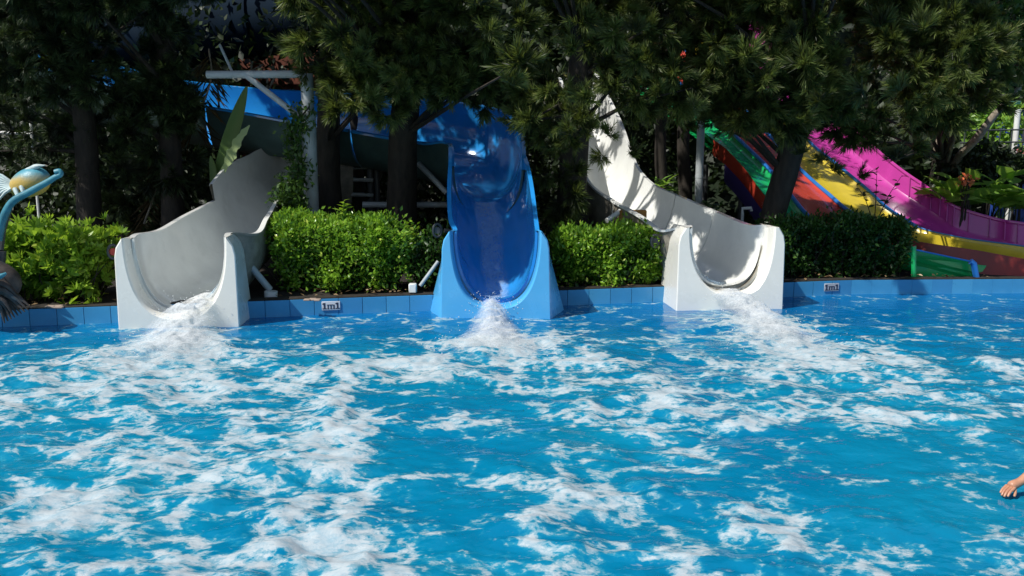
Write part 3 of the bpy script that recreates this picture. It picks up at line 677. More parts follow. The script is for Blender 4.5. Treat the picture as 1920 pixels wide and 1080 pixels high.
# needle tuft clusters: several twigs radiating, each ringed by needles
def tuft(seed, twigs=9, needles=40, nl=.155, nw=.0082, spread=1.1, tl=.24):
    r = np.random.default_rng(seed); V = []; T = []; vr = []
    for q in range(twigs):
        d = unit(r.normal(0, 1, 3) * spread * .6 + np.array((0, 1, .25))); L = tl * r.uniform(.6, 1.15); side = unit(np.cross(d, (0.1, .2, 1))); up = np.cross(side, d)
        for k in range(needles):
            f = r.uniform(.15, 1.0); a = r.uniform(0, 2 * math.pi); rad = side * math.cos(a) + up * math.sin(a)
            base = d * L * f; nd = unit(d * (.9 + .6 * f) + rad * (1.05 - .55 * f)); ln = nl * r.uniform(.7, 1.15)
            w = unit(np.cross(nd, r.normal(0, 1, 3))) * nw; b = len(V); midp = base + nd * ln * .6; tip = base + nd * ln + np.array((0, 0, -.02 + .03 * r.random()))
            V += [base - w * .6, base + w * .6, midp + w * .55, midp - w * .55, tip]; T += [(b, b + 1, b + 2), (b, b + 2, b + 3), (b + 3, b + 2, b + 4)]
            g = .1 + .6 * f ** 2 + r.uniform(-.12, .12); vr += [g - .2, g - .2, g, g, g + .15]
        b = len(V); V += [-side * .006, side * .006, d * L + side * .003, d * L - side * .003]; T += [(b, b + 1, b + 2), (b, b + 2, b + 3)]; vr += [0, 0, 0, 0]
    return np.array(V), np.array(T), np.array(vr)
TUFTS = [tuft(k) for k in range(6)]
TUFTS_LO = [tuft(20 + k, 6, 13, .19, .016, 1.2) for k in range(4)]
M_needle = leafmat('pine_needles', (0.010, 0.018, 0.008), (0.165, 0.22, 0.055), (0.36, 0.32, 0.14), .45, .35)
M_needle_d = leafmat('shaded_pine_needles', (0.012, 0.020, 0.010), (0.07, 0.11, 0.035), None, .5, .2)  # needle colour darkened, shade painted in for the left trees
M_broad = leafmat('broad_leaves', (0.018, 0.045, 0.010), (0.08, 0.16, 0.03), (0.16, 0.22, 0.05), .35, .35)
M_dark = leafmat('dark_foliage', (0.008, 0.016, 0.007), (0.028, 0.05, 0.014), None, .5, .2)
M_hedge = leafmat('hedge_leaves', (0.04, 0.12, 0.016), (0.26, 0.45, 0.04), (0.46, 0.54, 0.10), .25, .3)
M_hedge_d = leafmat('shaded_hedge_leaves', (0.018, 0.055, 0.012), (0.05, 0.12, 0.02), (0.10, 0.2, 0.04), .35, .3)  # hedge green darkened, the shade is in the leaf colour
M_lime = leafmat('lime_leaves', (0.12, 0.25, 0.025), (0.36, 0.52, 0.06), (0.50, 0.56, 0.12), .38, .4)
M_ginger = leafmat('ginger_leaves', (0.13, 0.28, 0.05), (0.32, 0.50, 0.09), None, .35, .4)
SV = np.array(SUN)
GAPS = [(P(480, 330, 14.3), .28), (P(500, 300, 14.8), .2), (P(1140, 300, 15.0), 1.0), (P(1180, 350, 14.2), .45), (P(1230, 385, 13.4), .4), (P(620, 400, 11.9), .6), (P(740, 400, 12.0), .5), (P(540, 410, 11.9), .45), (P(1060, 425, 12.3), .45),
        (P(1690, 410, 15.8), .38), (P(1560, 350, 16.0), .45), (P(1530, 360, 15.4), .35), (P(1760, 445, 14.2), .3), (P(1740, 440, 14.5), .3), (P(1316, 340, 15), .3), (P(405, 425, 12.2), .16), (P(425, 405, 12.6), .10), (P(350, 450, 11.4), .10), (P(1450, 350, 15.2), .35), (P(1420, 345, 14.8), .35), (P(1780, 350, 16.3), .6), (P(1880, 350, 16.3), .7), (P(1750, 440, 15.0), .5), (P(60, 420, 11.0), .9), (P(170, 430, 11.0), .7), (P(60, 340, 10.5), .5), (P(430, 290, 13.7), .3),
        (P(440, 175, 16.0), .25), (P(875, 322, 12.6), .14), (P(1860, 245, 19), .9)]  # spots kept sunlit: crown tufts on their sun ray are left out
def open_to_sun(pos):
    k = np.ones(len(pos), bool)
    for g, rad in GAPS:
        d = pos - g; t_ = d @ SV; dist = np.linalg.norm(d - t_[:, None] * SV, axis=1); k &= ~((t_ > .3) & (dist < rad))
    return k
def clump(c, rad, n, seed, s0=.9):
    r = np.random.default_rng(seed); out = []
    for q in range(n):
        d = unit(r.normal(0, 1, 3)) * r.random() ** .4; p = np.array(c) + d * np.array(rad); out.append((*p, s0 * r.uniform(.8, 1.2)))
    return out
def crown(ells, n, seed, tufts, extra=None, sc=(0.8, 1.35), fwd=.35, hang=.25):
    """ells: list of (centre, radii). clusters sit toward the outside of each ellipsoid"""
    r = np.random.default_rng(seed); vol = np.array([e[1][0] * e[1][1] * e[1][2] for e in ells]) ** .75; cnt = np.maximum(1, (n * vol / vol.sum()).astype(int)); pos = []; dirs = []
    for (c, rad), k in zip(ells, cnt):
        d = r.normal(0, 1, (k, 3)); d /= np.linalg.norm(d, axis=1, keepdims=True); rr = r.uniform(.25, 1, (k, 1)) ** .45
        p = np.array(c) + d * rr * np.array(rad); pos.append(p); dirs.append(d * (1, 1, .7) + (0, -fwd, hang * 0 + .15))
    pos = np.vstack(pos); dirs = np.vstack(dirs); scl = r.uniform(*sc, len(pos))
    if extra is not None:
        e = np.array([x[:3] for x in extra]); es = np.array([x[3] for x in extra]); ed = np.tile((0, -.6, .55), (len(e), 1)) + r.normal(0, .3, (len(e), 3))
        pos = np.vstack([pos, e]); dirs = np.vstack([dirs, ed]); scl = np.concatenate([scl, es])
    ok = open_to_sun(pos); pos, dirs, scl = pos[ok], dirs[ok], scl[ok]
    which = r.integers(0, len(tufts), len(pos)); parts = []
    for w in range(len(tufts)):
        mk = which == w
        if not mk.any(): continue
        tv, tf, tr = tufts[w]; k = mk.sum()
        parts.append(scatter(tv, tf, pos[mk], rotmats(dirs[mk] + r.normal(0, .35, (k, 3)), r.uniform(0, 6.28, k)), scl[mk], r.uniform(-.25, .25, k), tr))
    return merge(parts), pos
def limbs(mb, base_pts, targets, r, r0=.05, seed=0):
    base = np.array(base_pts)
    for tpos in targets:
        tpos = np.array(tpos); d = base[:, 2] - (tpos[2] - .5 - .25 * np.linalg.norm((base - tpos)[:, :2], axis=1)); i = int(np.argmin(np.abs(d))); a = base[i]
        mid = (a + tpos) / 2 + r.normal(0, .08, 3) + (0, 0, .15); mb.tube([a, mid, tpos], [r0, r0 * .55, .008], 5, caps=False)
def tree(label, trunk_pts, trunk_r, ells, n, seed, leaf='needle', lo=False, extra=None, nlimb=28, mat_=None, bark=None, cat='tree', name='pine_tree', group='trees behind the slides', sc=(.65, 1.15)):
    base = np.array(trunk_pts[0]); root = empty(name, base, label, cat, group)
    q = crom(trunk_pts, 5); rr = np.interp(np.linspace(0, 1, len(q)), np.linspace(0, 1, len(trunk_r)), trunk_r)
    mb = MB(); mb.tube(q, list(rr), 12, wob=.06); mb.build('trunk', bark or M_bark, root, 60)
    r = np.random.default_rng(seed + 100)
    if leaf == 'needle':
        (V, T, vr), pos = crown(ells, n, seed, TUFTS_LO if lo else TUFTS, extra, sc=sc)
    else:
        pos = []
        for c, rad in ells:
            d = r.normal(0, 1, (n // len(ells), 3)); d /= np.linalg.norm(d, axis=1, keepdims=True); rr_ = r.uniform(.15, 1, (len(d), 1)) ** .5; pos.append(np.array(c) + d * rr_ * np.array(rad))
        pos = np.vstack(pos); cl = pos[r.integers(0, max(1, len(pos) // 14), len(pos))]; pos = cl + r.normal(0, .16, pos.shape)
        pos = pos[open_to_sun(pos)]; k = len(pos); V, T, vr = scatter(LEAF_V, LEAF_F, pos, rotmats(r.normal(0, 1, (k, 3)) + (0, -.2, -.2), r.uniform(0, 6.28, k)), r.uniform(.08, .15, k), r.uniform(0, 1, k))
    mb = MB(); limbs(mb, q[len(q) // 3:], pos[r.integers(0, len(pos), nlimb)], r, .045); mb.build('limbs', bark or M_bark, root, 60)
    link('crown', npmesh('crown', V, T, vr), mat_ or M_needle, root)
    return root
def el(px, py, Y, rx, ry, rz): return (P(px, py, Y), (rx, ry, rz))
bright = [(575, 110, 11.3, 1.3), (612, 150, 11.3, 1.1), (600, 195, 11.6, 1.0), (640, 70, 11.2, 1.2), (665, 120, 11.3, 1.1), (720, 40, 11.2, 1.3), (755, 95, 11.3, 1.0), (745, 140, 11.4, .9), (690, 90, 11.3, 1.0), (655, 215, 11.6, .95), (720, 215, 11.7, 1.0), (755, 180, 11.7, .95), (700, 190, 11.6, .9)]
bright2 = [(825, 40, 11.2, 1.1), (820, 80, 11.3, 1.1), (870, 250, 11.7, .95), (915, 60, 11.3, 1.0), (980, 120, 11.1, 1.5), (960, 160, 11.2, 1.0), (800, 100, 11.2, .9), (860, 110, 11.4, .8), (900, 10, 11.2, 1.2), (930, 235, 11.6, .9)]
bright3 = [(1075, 95, 11.2, 1.1), (1195, 110, 11.2, 1.2), (1100, 185, 11.4, 1.2), (1060, 175, 11.5, .9), (1150, 60, 11.2, 1.2), (1070, 250, 11.7, 1.0), (1180, 285, 12.2, .8), (985, 285, 11.5, .8), (1140, 255, 12.0, .9), (1040, 290, 11.8, .9), (1130, 290, 12.0, .85), (1300, 200, 11.8, .9), (1095, 40, 11.2, 1.0), (1190, 60, 11.3, .9)]
bright4 = [(1400, 110, 11.6, 1.3), (1490, 65, 11.6, .9), (1510, 125, 11.4, 1.4), (1520, 160, 11.5, 1.1), (1430, 150, 11.6, 1.0), (1500, 230, 11.9, 1.1), (1540, 190, 11.7, 1.0), (1450, 250, 12.1, .8), (1555, 50, 11.6, .9), (1500, 290, 12.4, .6), (1545, 300, 12.6, .8)]
bright5 = [(1620, 170, 11.9, 1.2), (1690, 170, 11.9, 1.0), (1730, 60, 11.6, 1.3), (1650, 50, 11.7, 1.1), (1740, 190, 12.1, 1.0), (1700, 215, 12.2, .9), (1710, 280, 12.8, 1.2), (1680, 300, 12.8, .9), (1560, 320, 12.9, .8), (1610, 330, 13.0, .8), (1800, 120, 12.0, 1.0)]
ex = lambda b: [(*P(px, py, Y), s * .85) for px, py, Y, s in b]
tree('needle-leaved tree above the left hedge, its tufts hanging over the grey pole', [(-2.9, 14.4, .1), (-2.95, 14.3, 1.5), (-2.8, 14.0, 3.2), (-2.6, 13.5, 5.5), (-2.5, 13.3, 7.2)], [.24, .2, .17, .12, .05],
     [el(680, 80, 12.9, .95, .9, .8), el(700, -90, 13.0, 1.5, 1.2, 1.2), el(650, -250, 13.5, 1.8, 1.6, 1.2), el(700, 160, 12.8, .8, .7, .5)], 520, 1, extra=ex(bright))
tree('needle-leaved tree directly above the bend of the blue slide', [(-1.75, 13.9, .1), (-1.7, 13.8, 1.6), (-1.5, 13.4, 3.3), (-1.0, 13.0, 5.6), (-.8, 12.9, 7.4)], [.27, .23, .2, .13, .05],
     [el(870, 60, 12.9, 1.25, .9, .8), el(900, -120, 13.0, 1.6, 1.2, 1.3), el(820, 130, 12.8, .9, .6, .45), el(900, 160, 12.9, .8, .6, .3), el(800, -280, 13.0, 1.8, 1.5, .9)], 560, 2, extra=ex(bright2) + clump((-2.6, 10.75, 4.5), (1.0, .85, .28), 165, 1) + clump((-1.7, 11.8, 4.6), (.6, .5, .3), 55, 2))  # both clumps hang out of view, added to shade the blue slide
tree('needle-leaved tree filling the gap between blue slide and right white slide', [(.95, 13.3, .1), (.9, 13.3, 1.6), (1.0, 13.0, 3.4), (1.2, 12.8, 5.6), (1.3, 12.7, 7.2)], [.26, .22, .18, .12, .05],
     [el(1110, 80, 12.9, 1.1, .9, .8), el(1120, -100, 13.0, 1.6, 1.2, 1.2), el(1050, 290, 12.9, .45, .4, .9), el(1050, 190, 12.7, .8, .7, .6), el(1200, 160, 12.8, .8, .7, .5), el(1220, -260, 13.2, 1.8, 1.5, 1.2)], 620, 3, extra=ex(bright3) + clump((.35, 10.8, 4.5), (.8, .5, .28), 75, 3))  # clump above the view, put there to shade the right white slide
tree('needle-leaved tree with a thick dark leaning trunk crossing the rainbow lanes', [(3.86, 13.45, .1), (3.95, 13.4, 1.1), (4.16, 13.3, 2.1), (4.3, 13.2, 3.4), (4.2, 13.0, 6.6)], [.19, .185, .18, .15, .06],
     [el(1400, 60, 13.2, 1.2, .9, .7), el(1430, -110, 13.3, 1.7, 1.3, 1.2), el(1420, 170, 13.0, 1.0, .7, .5), el(1500, 170, 12.9, .8, .7, .6), el(1310, 130, 13.6, .7, .6, .6)], 520, 4, extra=ex(bright4) + clump(P(1330, 200, 13.5), (.75, .4, .42), 46, 14, .8) + clump(P(1300, 120, 13.6), (.6, .4, .4), 30, 15, .8) + clump(P(1560, 215, 13.6), (.5, .3, .25), 22, 16, .8) + clump((3.7, 11.4, 4.55), (.95, .35, .28), 75, 17) + clump((2.3, 11.5, 4.5), (1.1, .45, .3), 80, 4))  # last two clumps, unseen overhead, added to shade run-out and dark hedge
tree('needle-leaved tree over the pink lane near the right edge', [(8.3, 17.2, .1), (8.2, 17.1, 1.8), (7.6, 16.4, 3.6), (6.4, 15.0, 6.4)], [.22, .2, .17, .06],
     [el(1640, 90, 13.7, 1.2, .9, .9), el(1680, -100, 13.8, 1.7, 1.3, 1.2), el(1620, 220, 13.6, 1.0, .7, .45), el(1760, 120, 13.4, 1.1, .9, .9)], 620, 5, extra=ex(bright5))
# darker trees on the left
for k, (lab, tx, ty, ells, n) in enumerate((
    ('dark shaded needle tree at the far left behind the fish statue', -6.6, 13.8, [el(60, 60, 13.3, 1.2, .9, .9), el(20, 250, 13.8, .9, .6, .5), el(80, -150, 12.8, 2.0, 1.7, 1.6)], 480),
    ('dark shaded needle tree between fish statue and left white slide', -5.45, 14.2, [el(200, 90, 13.6, 1.1, .9, 1.0), el(240, 270, 14.2, 1.1, .6, .7), el(300, 380, 14.8, .9, .4, .5), el(200, -150, 12.8, 1.7, 1.6, 1.4), el(430, -130, 15.2, 1.6, 1.0, .9)], 640))):  # last crown mass is out of view, added to shade the tube
    tree(lab, [(tx, ty, .1), (tx + .05, ty, 2), (tx + .2, ty - .3, 4.5), (tx + .3, ty - .5, 6.5)], [.2, .17, .12, .04], ells, n, 30 + k, mat_=M_needle_d, extra=(clump((-6.9, 9.9, 4.5), (.7, .5, .35), 18, 5), clump((-5.9, 10.5, 4.7), (.6, .4, .3), 12, 6) + clump(P(345, 190, 14.2), (.28, .3, .5), 26, 21) + clump(P(290, 165, 14.0), (.4, .3, .35), 26, 22))[k])  # first clump of each tree is unseen, added to shade the left slide
# broadleaf tree, pale twisted trunk, right
rt = tree('leafy tree with a pale twisted trunk beside the pink lane wall', [P(1752, 420, 17.4) * (1, 1, 0) + (0, 0, .1), P(1765, 350, 17.3), P(1772, 315, 17.2), P(1762, 285, 17.0), P(1775, 240, 16.6), P(1800, 120, 15.6)], [.17, .15, .17, .13, .10, .05],
     [el(1850, 70, 14.6, 1.2, .9, .9), el(1830, -80, 14.0, 1.8, 1.3, 1.1), el(1790, 210, 15.0, .7, .5, .5), el(1900, 150, 14.5, .8, .8, .5)], 5200, 8, leaf='broad', mat_=M_broad, bark=M_bark2, name='broadleaf_tree', nlimb=40)
mb = MB(); mb.tube([P(1775, 335, 17.2), P(1800, 290, 16.8), P(1835, 255, 15.4), P(1865, 215, 15.2), P(1915, 160, 15.0)], [.1, .075, .07, .06, .04], 9, wob=.12); mb.build('branch', M_bark2, rt, 60, 'pale crooked branch leaning right')
# thin trunks of small trees between the slides
for k, (px, py0, py1, Y, rr, lab) in enumerate(((1242, 250, 400, 15.4, .12, 'slim bare trunk just right of the white slide bend'), (1285, 240, 400, 16.2, .14, 'darker slim trunk between white slide and grey pole'), (668, 240, 400, 16.0, .11, 'slim dark trunk behind the left hedge'))):
    p0 = P(px, py0, Y); tp = [(p0[0], Y, .1), (p0[0] + .04, Y, 1.2), (p0[0] - .03, Y, p0[2]), (p0[0] + .1, Y - .2, 5.0)]
    tree(lab, tp, [rr, rr * .9, rr * .8, .04], [((p0[0], Y, 4.8), (1.2, 1.0, 1.0)), ((p0[0], Y, 3.4), (.9, .7, .6))], 2600, 50 + k, leaf='broad', mat_=M_dark, name='small_tree', nlimb=16)

# far wood behind everything: one mass
r = np.random.default_rng(77); parts = []
gx, gz = np.meshgrid(np.linspace(-34, 34, 180), np.linspace(0, 1, 30)); hgt = 8.5 + 4 * fbm(gx * .2, gx * 0 + 4)
GY = 24 + 3.0 * (fbm(gx * .35, gz * 5) - .5) * 2 - np.abs(gx) * .18; GZ = gz * hgt
gv = np.stack([gx, GY + gz * 1.5, GZ], -1).reshape(-1, 3); nxg = 180; i = (np.arange(29)[:, None] * nxg + np.arange(nxg - 1)[None, :]).ravel()
gt = np.concatenate([np.stack([i, i + 1, i + nxg + 1], -1), np.stack([i, i + nxg + 1, i + nxg], -1)]); parts.append((gv, gt, np.full(len(gv), .1)))
k = 52000; idx = r.integers(0, len(gv), k); pos = gv[idx] + r.normal(0, 1, (k, 3)) * (.35, .7, .35) - (0, .3, 0); pos[:, 2] = np.abs(pos[:, 2])
parts.append(scatter(LEAF_V, LEAF_F, pos, rotmats(r.normal(0, 1, (k, 3)), r.uniform(0, 6.28, k)), r.uniform(.18, .42, k), r.uniform(0, 1, k)))
V, T, vr = merge(parts); tag(link('distant_wood', npmesh('distant_wood', V, T, vr), M_dark), 'dark wood far behind the slides', 'trees', kind='stuff')
# understory mass in the shade behind the hedges
parts = []
k = 30000; pos = np.stack([r.uniform(-11, 12, k), r.uniform(16.5, 20, k), r.uniform(0, 1, k) ** 1.3 * 4.5], -1); cl = pos[r.integers(0, 900, k)]; pos = cl + r.normal(0, .3, (k, 3)); pos[:, 2] = np.maximum(pos[:, 2], .1)
mk = ~((pos[:, 0] > 3.2) & (pos[:, 1] < 19.8) & (pos[:, 2] > -1)) ; pos = pos[mk]; k = len(pos)
V, T, vr = scatter(LEAF_V, LEAF_F, pos, rotmats(r.normal(0, 1, (k, 3)), r.uniform(0, 6.28, k)), r.uniform(.12, .26, k), r.uniform(0, 1, k))
tag(link('undergrowth', npmesh('undergrowth', V, T, vr), M_dark), 'dark undergrowth in the shade behind the hedges', 'undergrowth', kind='stuff')

# ------------------------------------------------------------------ hedges
def rosette(nl=9):
    V = []; T = []
    for k in range(nl):
        an = k * 2.4; tilt = .25 + .75 * k / nl; d = np.array([[math.cos(an) * tilt, 1 - .55 * tilt, math.sin(an) * tilt]]); R_ = rotmats(d, np.array([0.0]))[0]
        v = (LLEAF_V * (1.35, 1, 1)) @ R_.T * (.75 + .5 * tilt); T += [tuple(i + len(V) for i in f) for f in LLEAF_F]; V += list(v)
    return np.array(V), np.array(T)
def hedge(label, x0, x1, yf, depth, z0, z1, n, seed, m_, leaf=(LEAF_V, LEAF_F), size=(.05, .085), name='hedge', rnd=.16, holes=.5, cat='hedge', group='hedges along the pool wall', up=.55, jit=.05):
    r = np.random.default_rng(seed); cx, cy = (x0 + x1) / 2, yf + depth / 2; root = empty(name, (cx, cy, z0), label, cat, group)
    hx, hy, hz = (x1 - x0) / 2, depth / 2, (z1 - z0) / 2
    # dark stems: an irregular tangle of twigs plus a low inner mass
    mb = MB()
    for q in range(90):
        bx_ = r.uniform(x0 + .1, x1 - .1); by_ = r.uniform(yf + .1, yf + depth - .1); tx_ = bx_ + r.normal(0, .18); tz = r.uniform(.5, .97) * (z1 - z0) + z0
        mb.tube([(bx_, by_, z0 - .02), ((bx_ + tx_) / 2 + r.normal(0, .04), by_, (z0 + tz) / 2), (tx_, by_ + r.normal(0, .1), tz)], [.012, .009, .004], 4, caps=False)
    mb.build('stems', M_bark, root, 60)
    P_ = []; Nn = []
    k = int(n * 3)
    f = r.uniform(-1, 1, (k, 3)); ax = r.choice(3, k, p=[.12, .48, .40]); sg = np.where(ax == 2, 1, np.where(ax == 1, np.where(r.random(k) < .85, -1, 1), np.where(r.random(k) < .5, -1, 1)))
    f[np.arange(k), ax] = sg; nrm = np.zeros((k, 3)); nrm[np.arange(k), ax] = sg
    e = 1 - rnd; q = f.copy()
    ln = (np.abs(f) ** 6).sum(1) ** (1 / 6.); q = f / ln[:, None]
    p = np.array((cx, cy, (z0 + z1) / 2)) + q * (hx, hy, hz)
    bulge = (fbm(p[:, 0] * 2.2 + seed, p[:, 2] * 2.2 + p[:, 1], 3) - .5)
    p += nrm * (bulge * .42)[:, None] - nrm * (r.random(k) ** 2 * .16)[:, None] + r.normal(0, jit, (k, 3))
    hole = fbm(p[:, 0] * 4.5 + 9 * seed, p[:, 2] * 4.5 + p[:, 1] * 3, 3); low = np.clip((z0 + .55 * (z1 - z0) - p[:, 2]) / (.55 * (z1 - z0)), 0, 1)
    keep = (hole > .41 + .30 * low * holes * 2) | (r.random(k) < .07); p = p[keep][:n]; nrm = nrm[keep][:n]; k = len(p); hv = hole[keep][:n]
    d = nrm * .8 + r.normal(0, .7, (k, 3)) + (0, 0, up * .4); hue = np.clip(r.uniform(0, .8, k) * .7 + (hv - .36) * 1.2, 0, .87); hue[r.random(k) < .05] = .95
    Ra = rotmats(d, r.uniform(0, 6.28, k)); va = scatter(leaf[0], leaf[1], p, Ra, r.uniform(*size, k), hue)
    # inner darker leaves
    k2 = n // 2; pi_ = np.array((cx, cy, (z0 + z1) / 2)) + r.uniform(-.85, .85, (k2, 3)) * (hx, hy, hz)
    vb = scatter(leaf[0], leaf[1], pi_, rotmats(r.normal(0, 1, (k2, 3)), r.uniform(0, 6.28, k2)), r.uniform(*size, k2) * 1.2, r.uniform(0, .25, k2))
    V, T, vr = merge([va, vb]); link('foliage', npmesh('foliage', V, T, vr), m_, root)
    return root
hedge('clipped bright green hedge between the left white slide and the blue slide', -3.2, -1.42, 11.55, .75, .17, 1.07, 12500, 1, M_hedge)
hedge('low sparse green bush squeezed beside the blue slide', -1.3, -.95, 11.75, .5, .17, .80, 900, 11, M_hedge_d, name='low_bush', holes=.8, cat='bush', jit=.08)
hedge('clipped green hedge between the blue slide and the right white slide', .55, 2.1, 12.05, .7, .17, .90, 11500, 2, M_hedge)
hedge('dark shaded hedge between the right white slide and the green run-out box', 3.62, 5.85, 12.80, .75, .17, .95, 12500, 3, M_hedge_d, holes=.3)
hedge('loose yellow-green bush beside the fish statue at the left edge', -6.9, -5.12, 10.8, .8, .22, 1.0, 950, 4, M_lime, leaf=rosette(), size=(.09, .15), name='lime_bush', cat='bush', jit=.10, holes=.55, up=1.6)

def leafy_plant(label, base, stems, leaf_len, m_, name, cat='plant', group=None, seed=0, leaf_w=1.0, stem_r=.008, stem_m=None, seplimit=60):
    """stems: list of (tip offset, number of leaves); every leaf its own part"""
    root = empty(name, base, label, cat, group); r = np.random.default_rng(seed + 900); base = np.array(base, float)
    me_cache = []
    for q in range(3):
        tv = LLEAF_V.copy(); tv[:, 0] *= leaf_w * 1.35; tv[5, 2] -= .10 * q; tv[3:5, 2] -= .05 * q
        v2 = tv.copy(); me = npmesh('leaf', v2, LLEAF_F, np.full(len(v2), .2 + .3 * q)); me.materials.append(m_); me_cache.append(me)
    mb = MB()
    for tip, nl in stems:
        tip = np.array(tip, float); mid = tip * .5 + (0, 0, .08); pts = crom([base, base + mid, base + tip], 4); mb.tube(pts, list(np.linspace(stem_r, stem_r * .4, len(pts))), 6, caps=False)
        for l in range(nl):
            f = .35 + .65 * (l + 1) / nl; pos = pts[min(len(pts) - 1, int(f * (len(pts) - 1)))]; an = l * 2.4 + r.uniform(-.4, .4); dr = Vector((math.cos(an), math.sin(an) - .15, r.uniform(.15, .8))).normalized()
            o = bpy.data.objects.new('leaf', me_cache[r.integers(0, 3)]); COL.objects.link(o); o.parent = root
            o.location = Vector(pos) - root.location; s = leaf_len * r.uniform(.7, 1.15); o.scale = (s, s, s); R_ = rotmats(np.array([dr]), np.array([0.0]))[0]
            from mathutils import Matrix
            o.rotation_euler = (Matrix(R_.tolist()) @ Matrix.Rotation(r.uniform(-.7, .7), 3, 'Y')).to_euler()
    mb.build('stem', stem_m or M_ginger, root, 60); return root
leafy_plant('bright green sprig sticking up above the left hedge', (*P(645, 398, 12.0)[:2], .95), [((0, 0, .42), 9), ((-.06, 0, .30), 6), ((.05, .02, .36), 6)], .11, M_lime, 'leafy_sprig', seed=1, leaf_w=1.5)
leafy_plant('broad-leaved ginger clump above the pink wall, left of the orange flower', P(1775, 408, 16.1), [((-.12, 0, .62), 6), ((.12, -.05, .72), 6), ((.3, 0, .55), 6), ((-.3, 0, .45), 5), ((.05, -.1, .45), 5), ((.45, -.1, .4), 5), ((-.2, -.15, .35), 7), ((.2, -.2, .35), 7)], .56, M_ginger, 'ginger_plant', group='ginger plants by the pink wall', seed=2, leaf_w=1.25)
leafy_plant('broad-leaved ginger clump above the pink wall at the right edge', P(1875, 418, 16.0), [((-.15, 0, .75), 6), ((.15, -.05, .85), 6), ((.35, 0, .6), 6), ((-.35, 0, .55), 5), ((.05, -.1, .5), 5), ((-.5, -.1, .75), 5), ((-.3, -.2, .4), 7), ((.3, -.2, .4), 7)], .62, M_ginger, 'ginger_plant', group='ginger plants by the pink wall', seed=3, leaf_w=1.25)
leafy_plant('young reddish sapling standing in front of the yellow lane', (*P(1640, 420, 13.1)[:2], .9), [((-.02, 0, .85), 8), ((.22, 0, .45), 7), ((-.3, 0, .62), 9), ((.35, .02, .75), 6)], .13, leafmat('sapling_leaves', (.03, .06, .02), (.10, .10, .04), (.3, .09, .08), .4, .3), 'sapling', seed=4, leaf_w=1.5, stem_m=M_bark)
leafy_plant('spiky green plant behind the rim of the right white slide', (*P(1232, 350, 15.0)[:2], 1.1), [((0, 0, .35), 14), ((-.15, 0, .3), 10), ((.18, 0, .4), 12)], .32, M_ginger, 'spider_plant', seed=5, leaf_w=.45)
leafy_plant('dark leafy shrub behind the white slide under the grey pole', (*P(1325, 392, 14.6)[:2], .7), [((0, 0, .5), 14), ((-.25, 0, .35), 12), ((.25, 0, .45), 12)], .2, M_broad, 'small_shrub', seed=6, leaf_w=1.3)
# vine on the pole by the hedge
root = empty('climbing_vine', (*P(548, 400, 12.6)[:2], .17), 'dark climbing vine hanging beside the grey pole over the left white slide', 'vine'); r = np.random.default_rng(8)
line = crom([P(560, 400, 12.6), P(535, 370, 12.6), P(560, 320, 12.7), P(545, 250, 12.9), P(580, 200, 12.7)], 12); mb = MB(); mb.tube(line, .012, 5, caps=False); mb.build('stem', M_bark, root)
k = 1100; pos = line[r.integers(0, len(line), k)] + r.normal(0, 1, (k, 3)) * (.09, .08, .10); k2 = 500; p2 = P(546, 375, 12.5) + r.normal(0, 1, (k2, 3)) * (.10, .1, .14); pos = np.vstack([pos, p2]); k += k2
V, T, vr = scatter(LEAF_V, LEAF_F, pos, rotmats(r.normal(0, 1, (k, 3)) + (0, 0, -.8), r.uniform(0, 6.28, k)), r.uniform(.06, .11, k), r.uniform(0, .9, k)); link('foliage', npmesh('foliage', V, T, vr), M_broad, root)
# long strap leaf (banana / strelitzia) by the left slide top
root = empty('banana_plant', (*P(425, 345, 13.9)[:2], .17), 'long upright green leaf rising behind the top of the left white slide', 'plant')
def big_leaf(pts, w, nm, m_, root, fold=.25, label=None, ragged=0.0):
    q = crom(pts, 6); mb = MB(); n = len(q); vs = []
    for i, p in enumerate(q):
        f = i / (n - 1); ww = w * (math.sin(math.pi * min(1, f * .9 + .08)) ** .7) * (1 + ragged * random.uniform(-1, 1)); tg = unit(q[min(i + 1, n - 1)] - q[max(i - 1, 0)]); s_ = unit(np.cross(tg, (0.2, 1, 0)))
        vs += [p - s_ * ww + (0, -fold * ww, 0), p - s_ * ww * .5 + (0, -fold * ww * .3, 0), p, p + s_ * ww * .5 + (0, -fold * ww * .3, 0), p + s_ * ww + (0, -fold * ww, 0)]
    mb.v = [tuple(v) for v in vs]
    for i in range(n - 1):
        for k in range(4): mb.f.append((i * 5 + k, i * 5 + k + 1, i * 5 + 6 + k, i * 5 + 5 + k)); mb.m.append(0)
    me = bpy.data.meshes.new(nm); me.from_pydata(mb.v, [], mb.f); a = me.attributes.new('var', 'FLOAT', 'POINT'); a.data.foreach_set('value', [.5 + random.uniform(-.1, .1)] * len(me.vertices))
    return link(nm, me, m_, root, 60, label)
M_strap = leafmat('strap_leaf', (.07, .13, .035), (.14, .22, .06), None, .4, .35)
big_leaf([P(402, 350, 13.9), P(425, 280, 13.8), P(445, 220, 13.7), P(463, 162, 13.6)], .12, 'leaf', M_strap, root)
big_leaf([P(408, 340, 13.7), P(432, 295, 13.6), P(448, 262, 13.5), P(468, 235, 13.5)], .075, 'leaf', leafmat('pale_strap', (.25, .33, .14), (.38, .46, .22), None, .4, .3), root, ragged=.35)
big_leaf([P(398, 350, 13.8), P(400, 320, 13.8), P(395, 292, 13.8)], .06, 'leaf', M_strap, root)
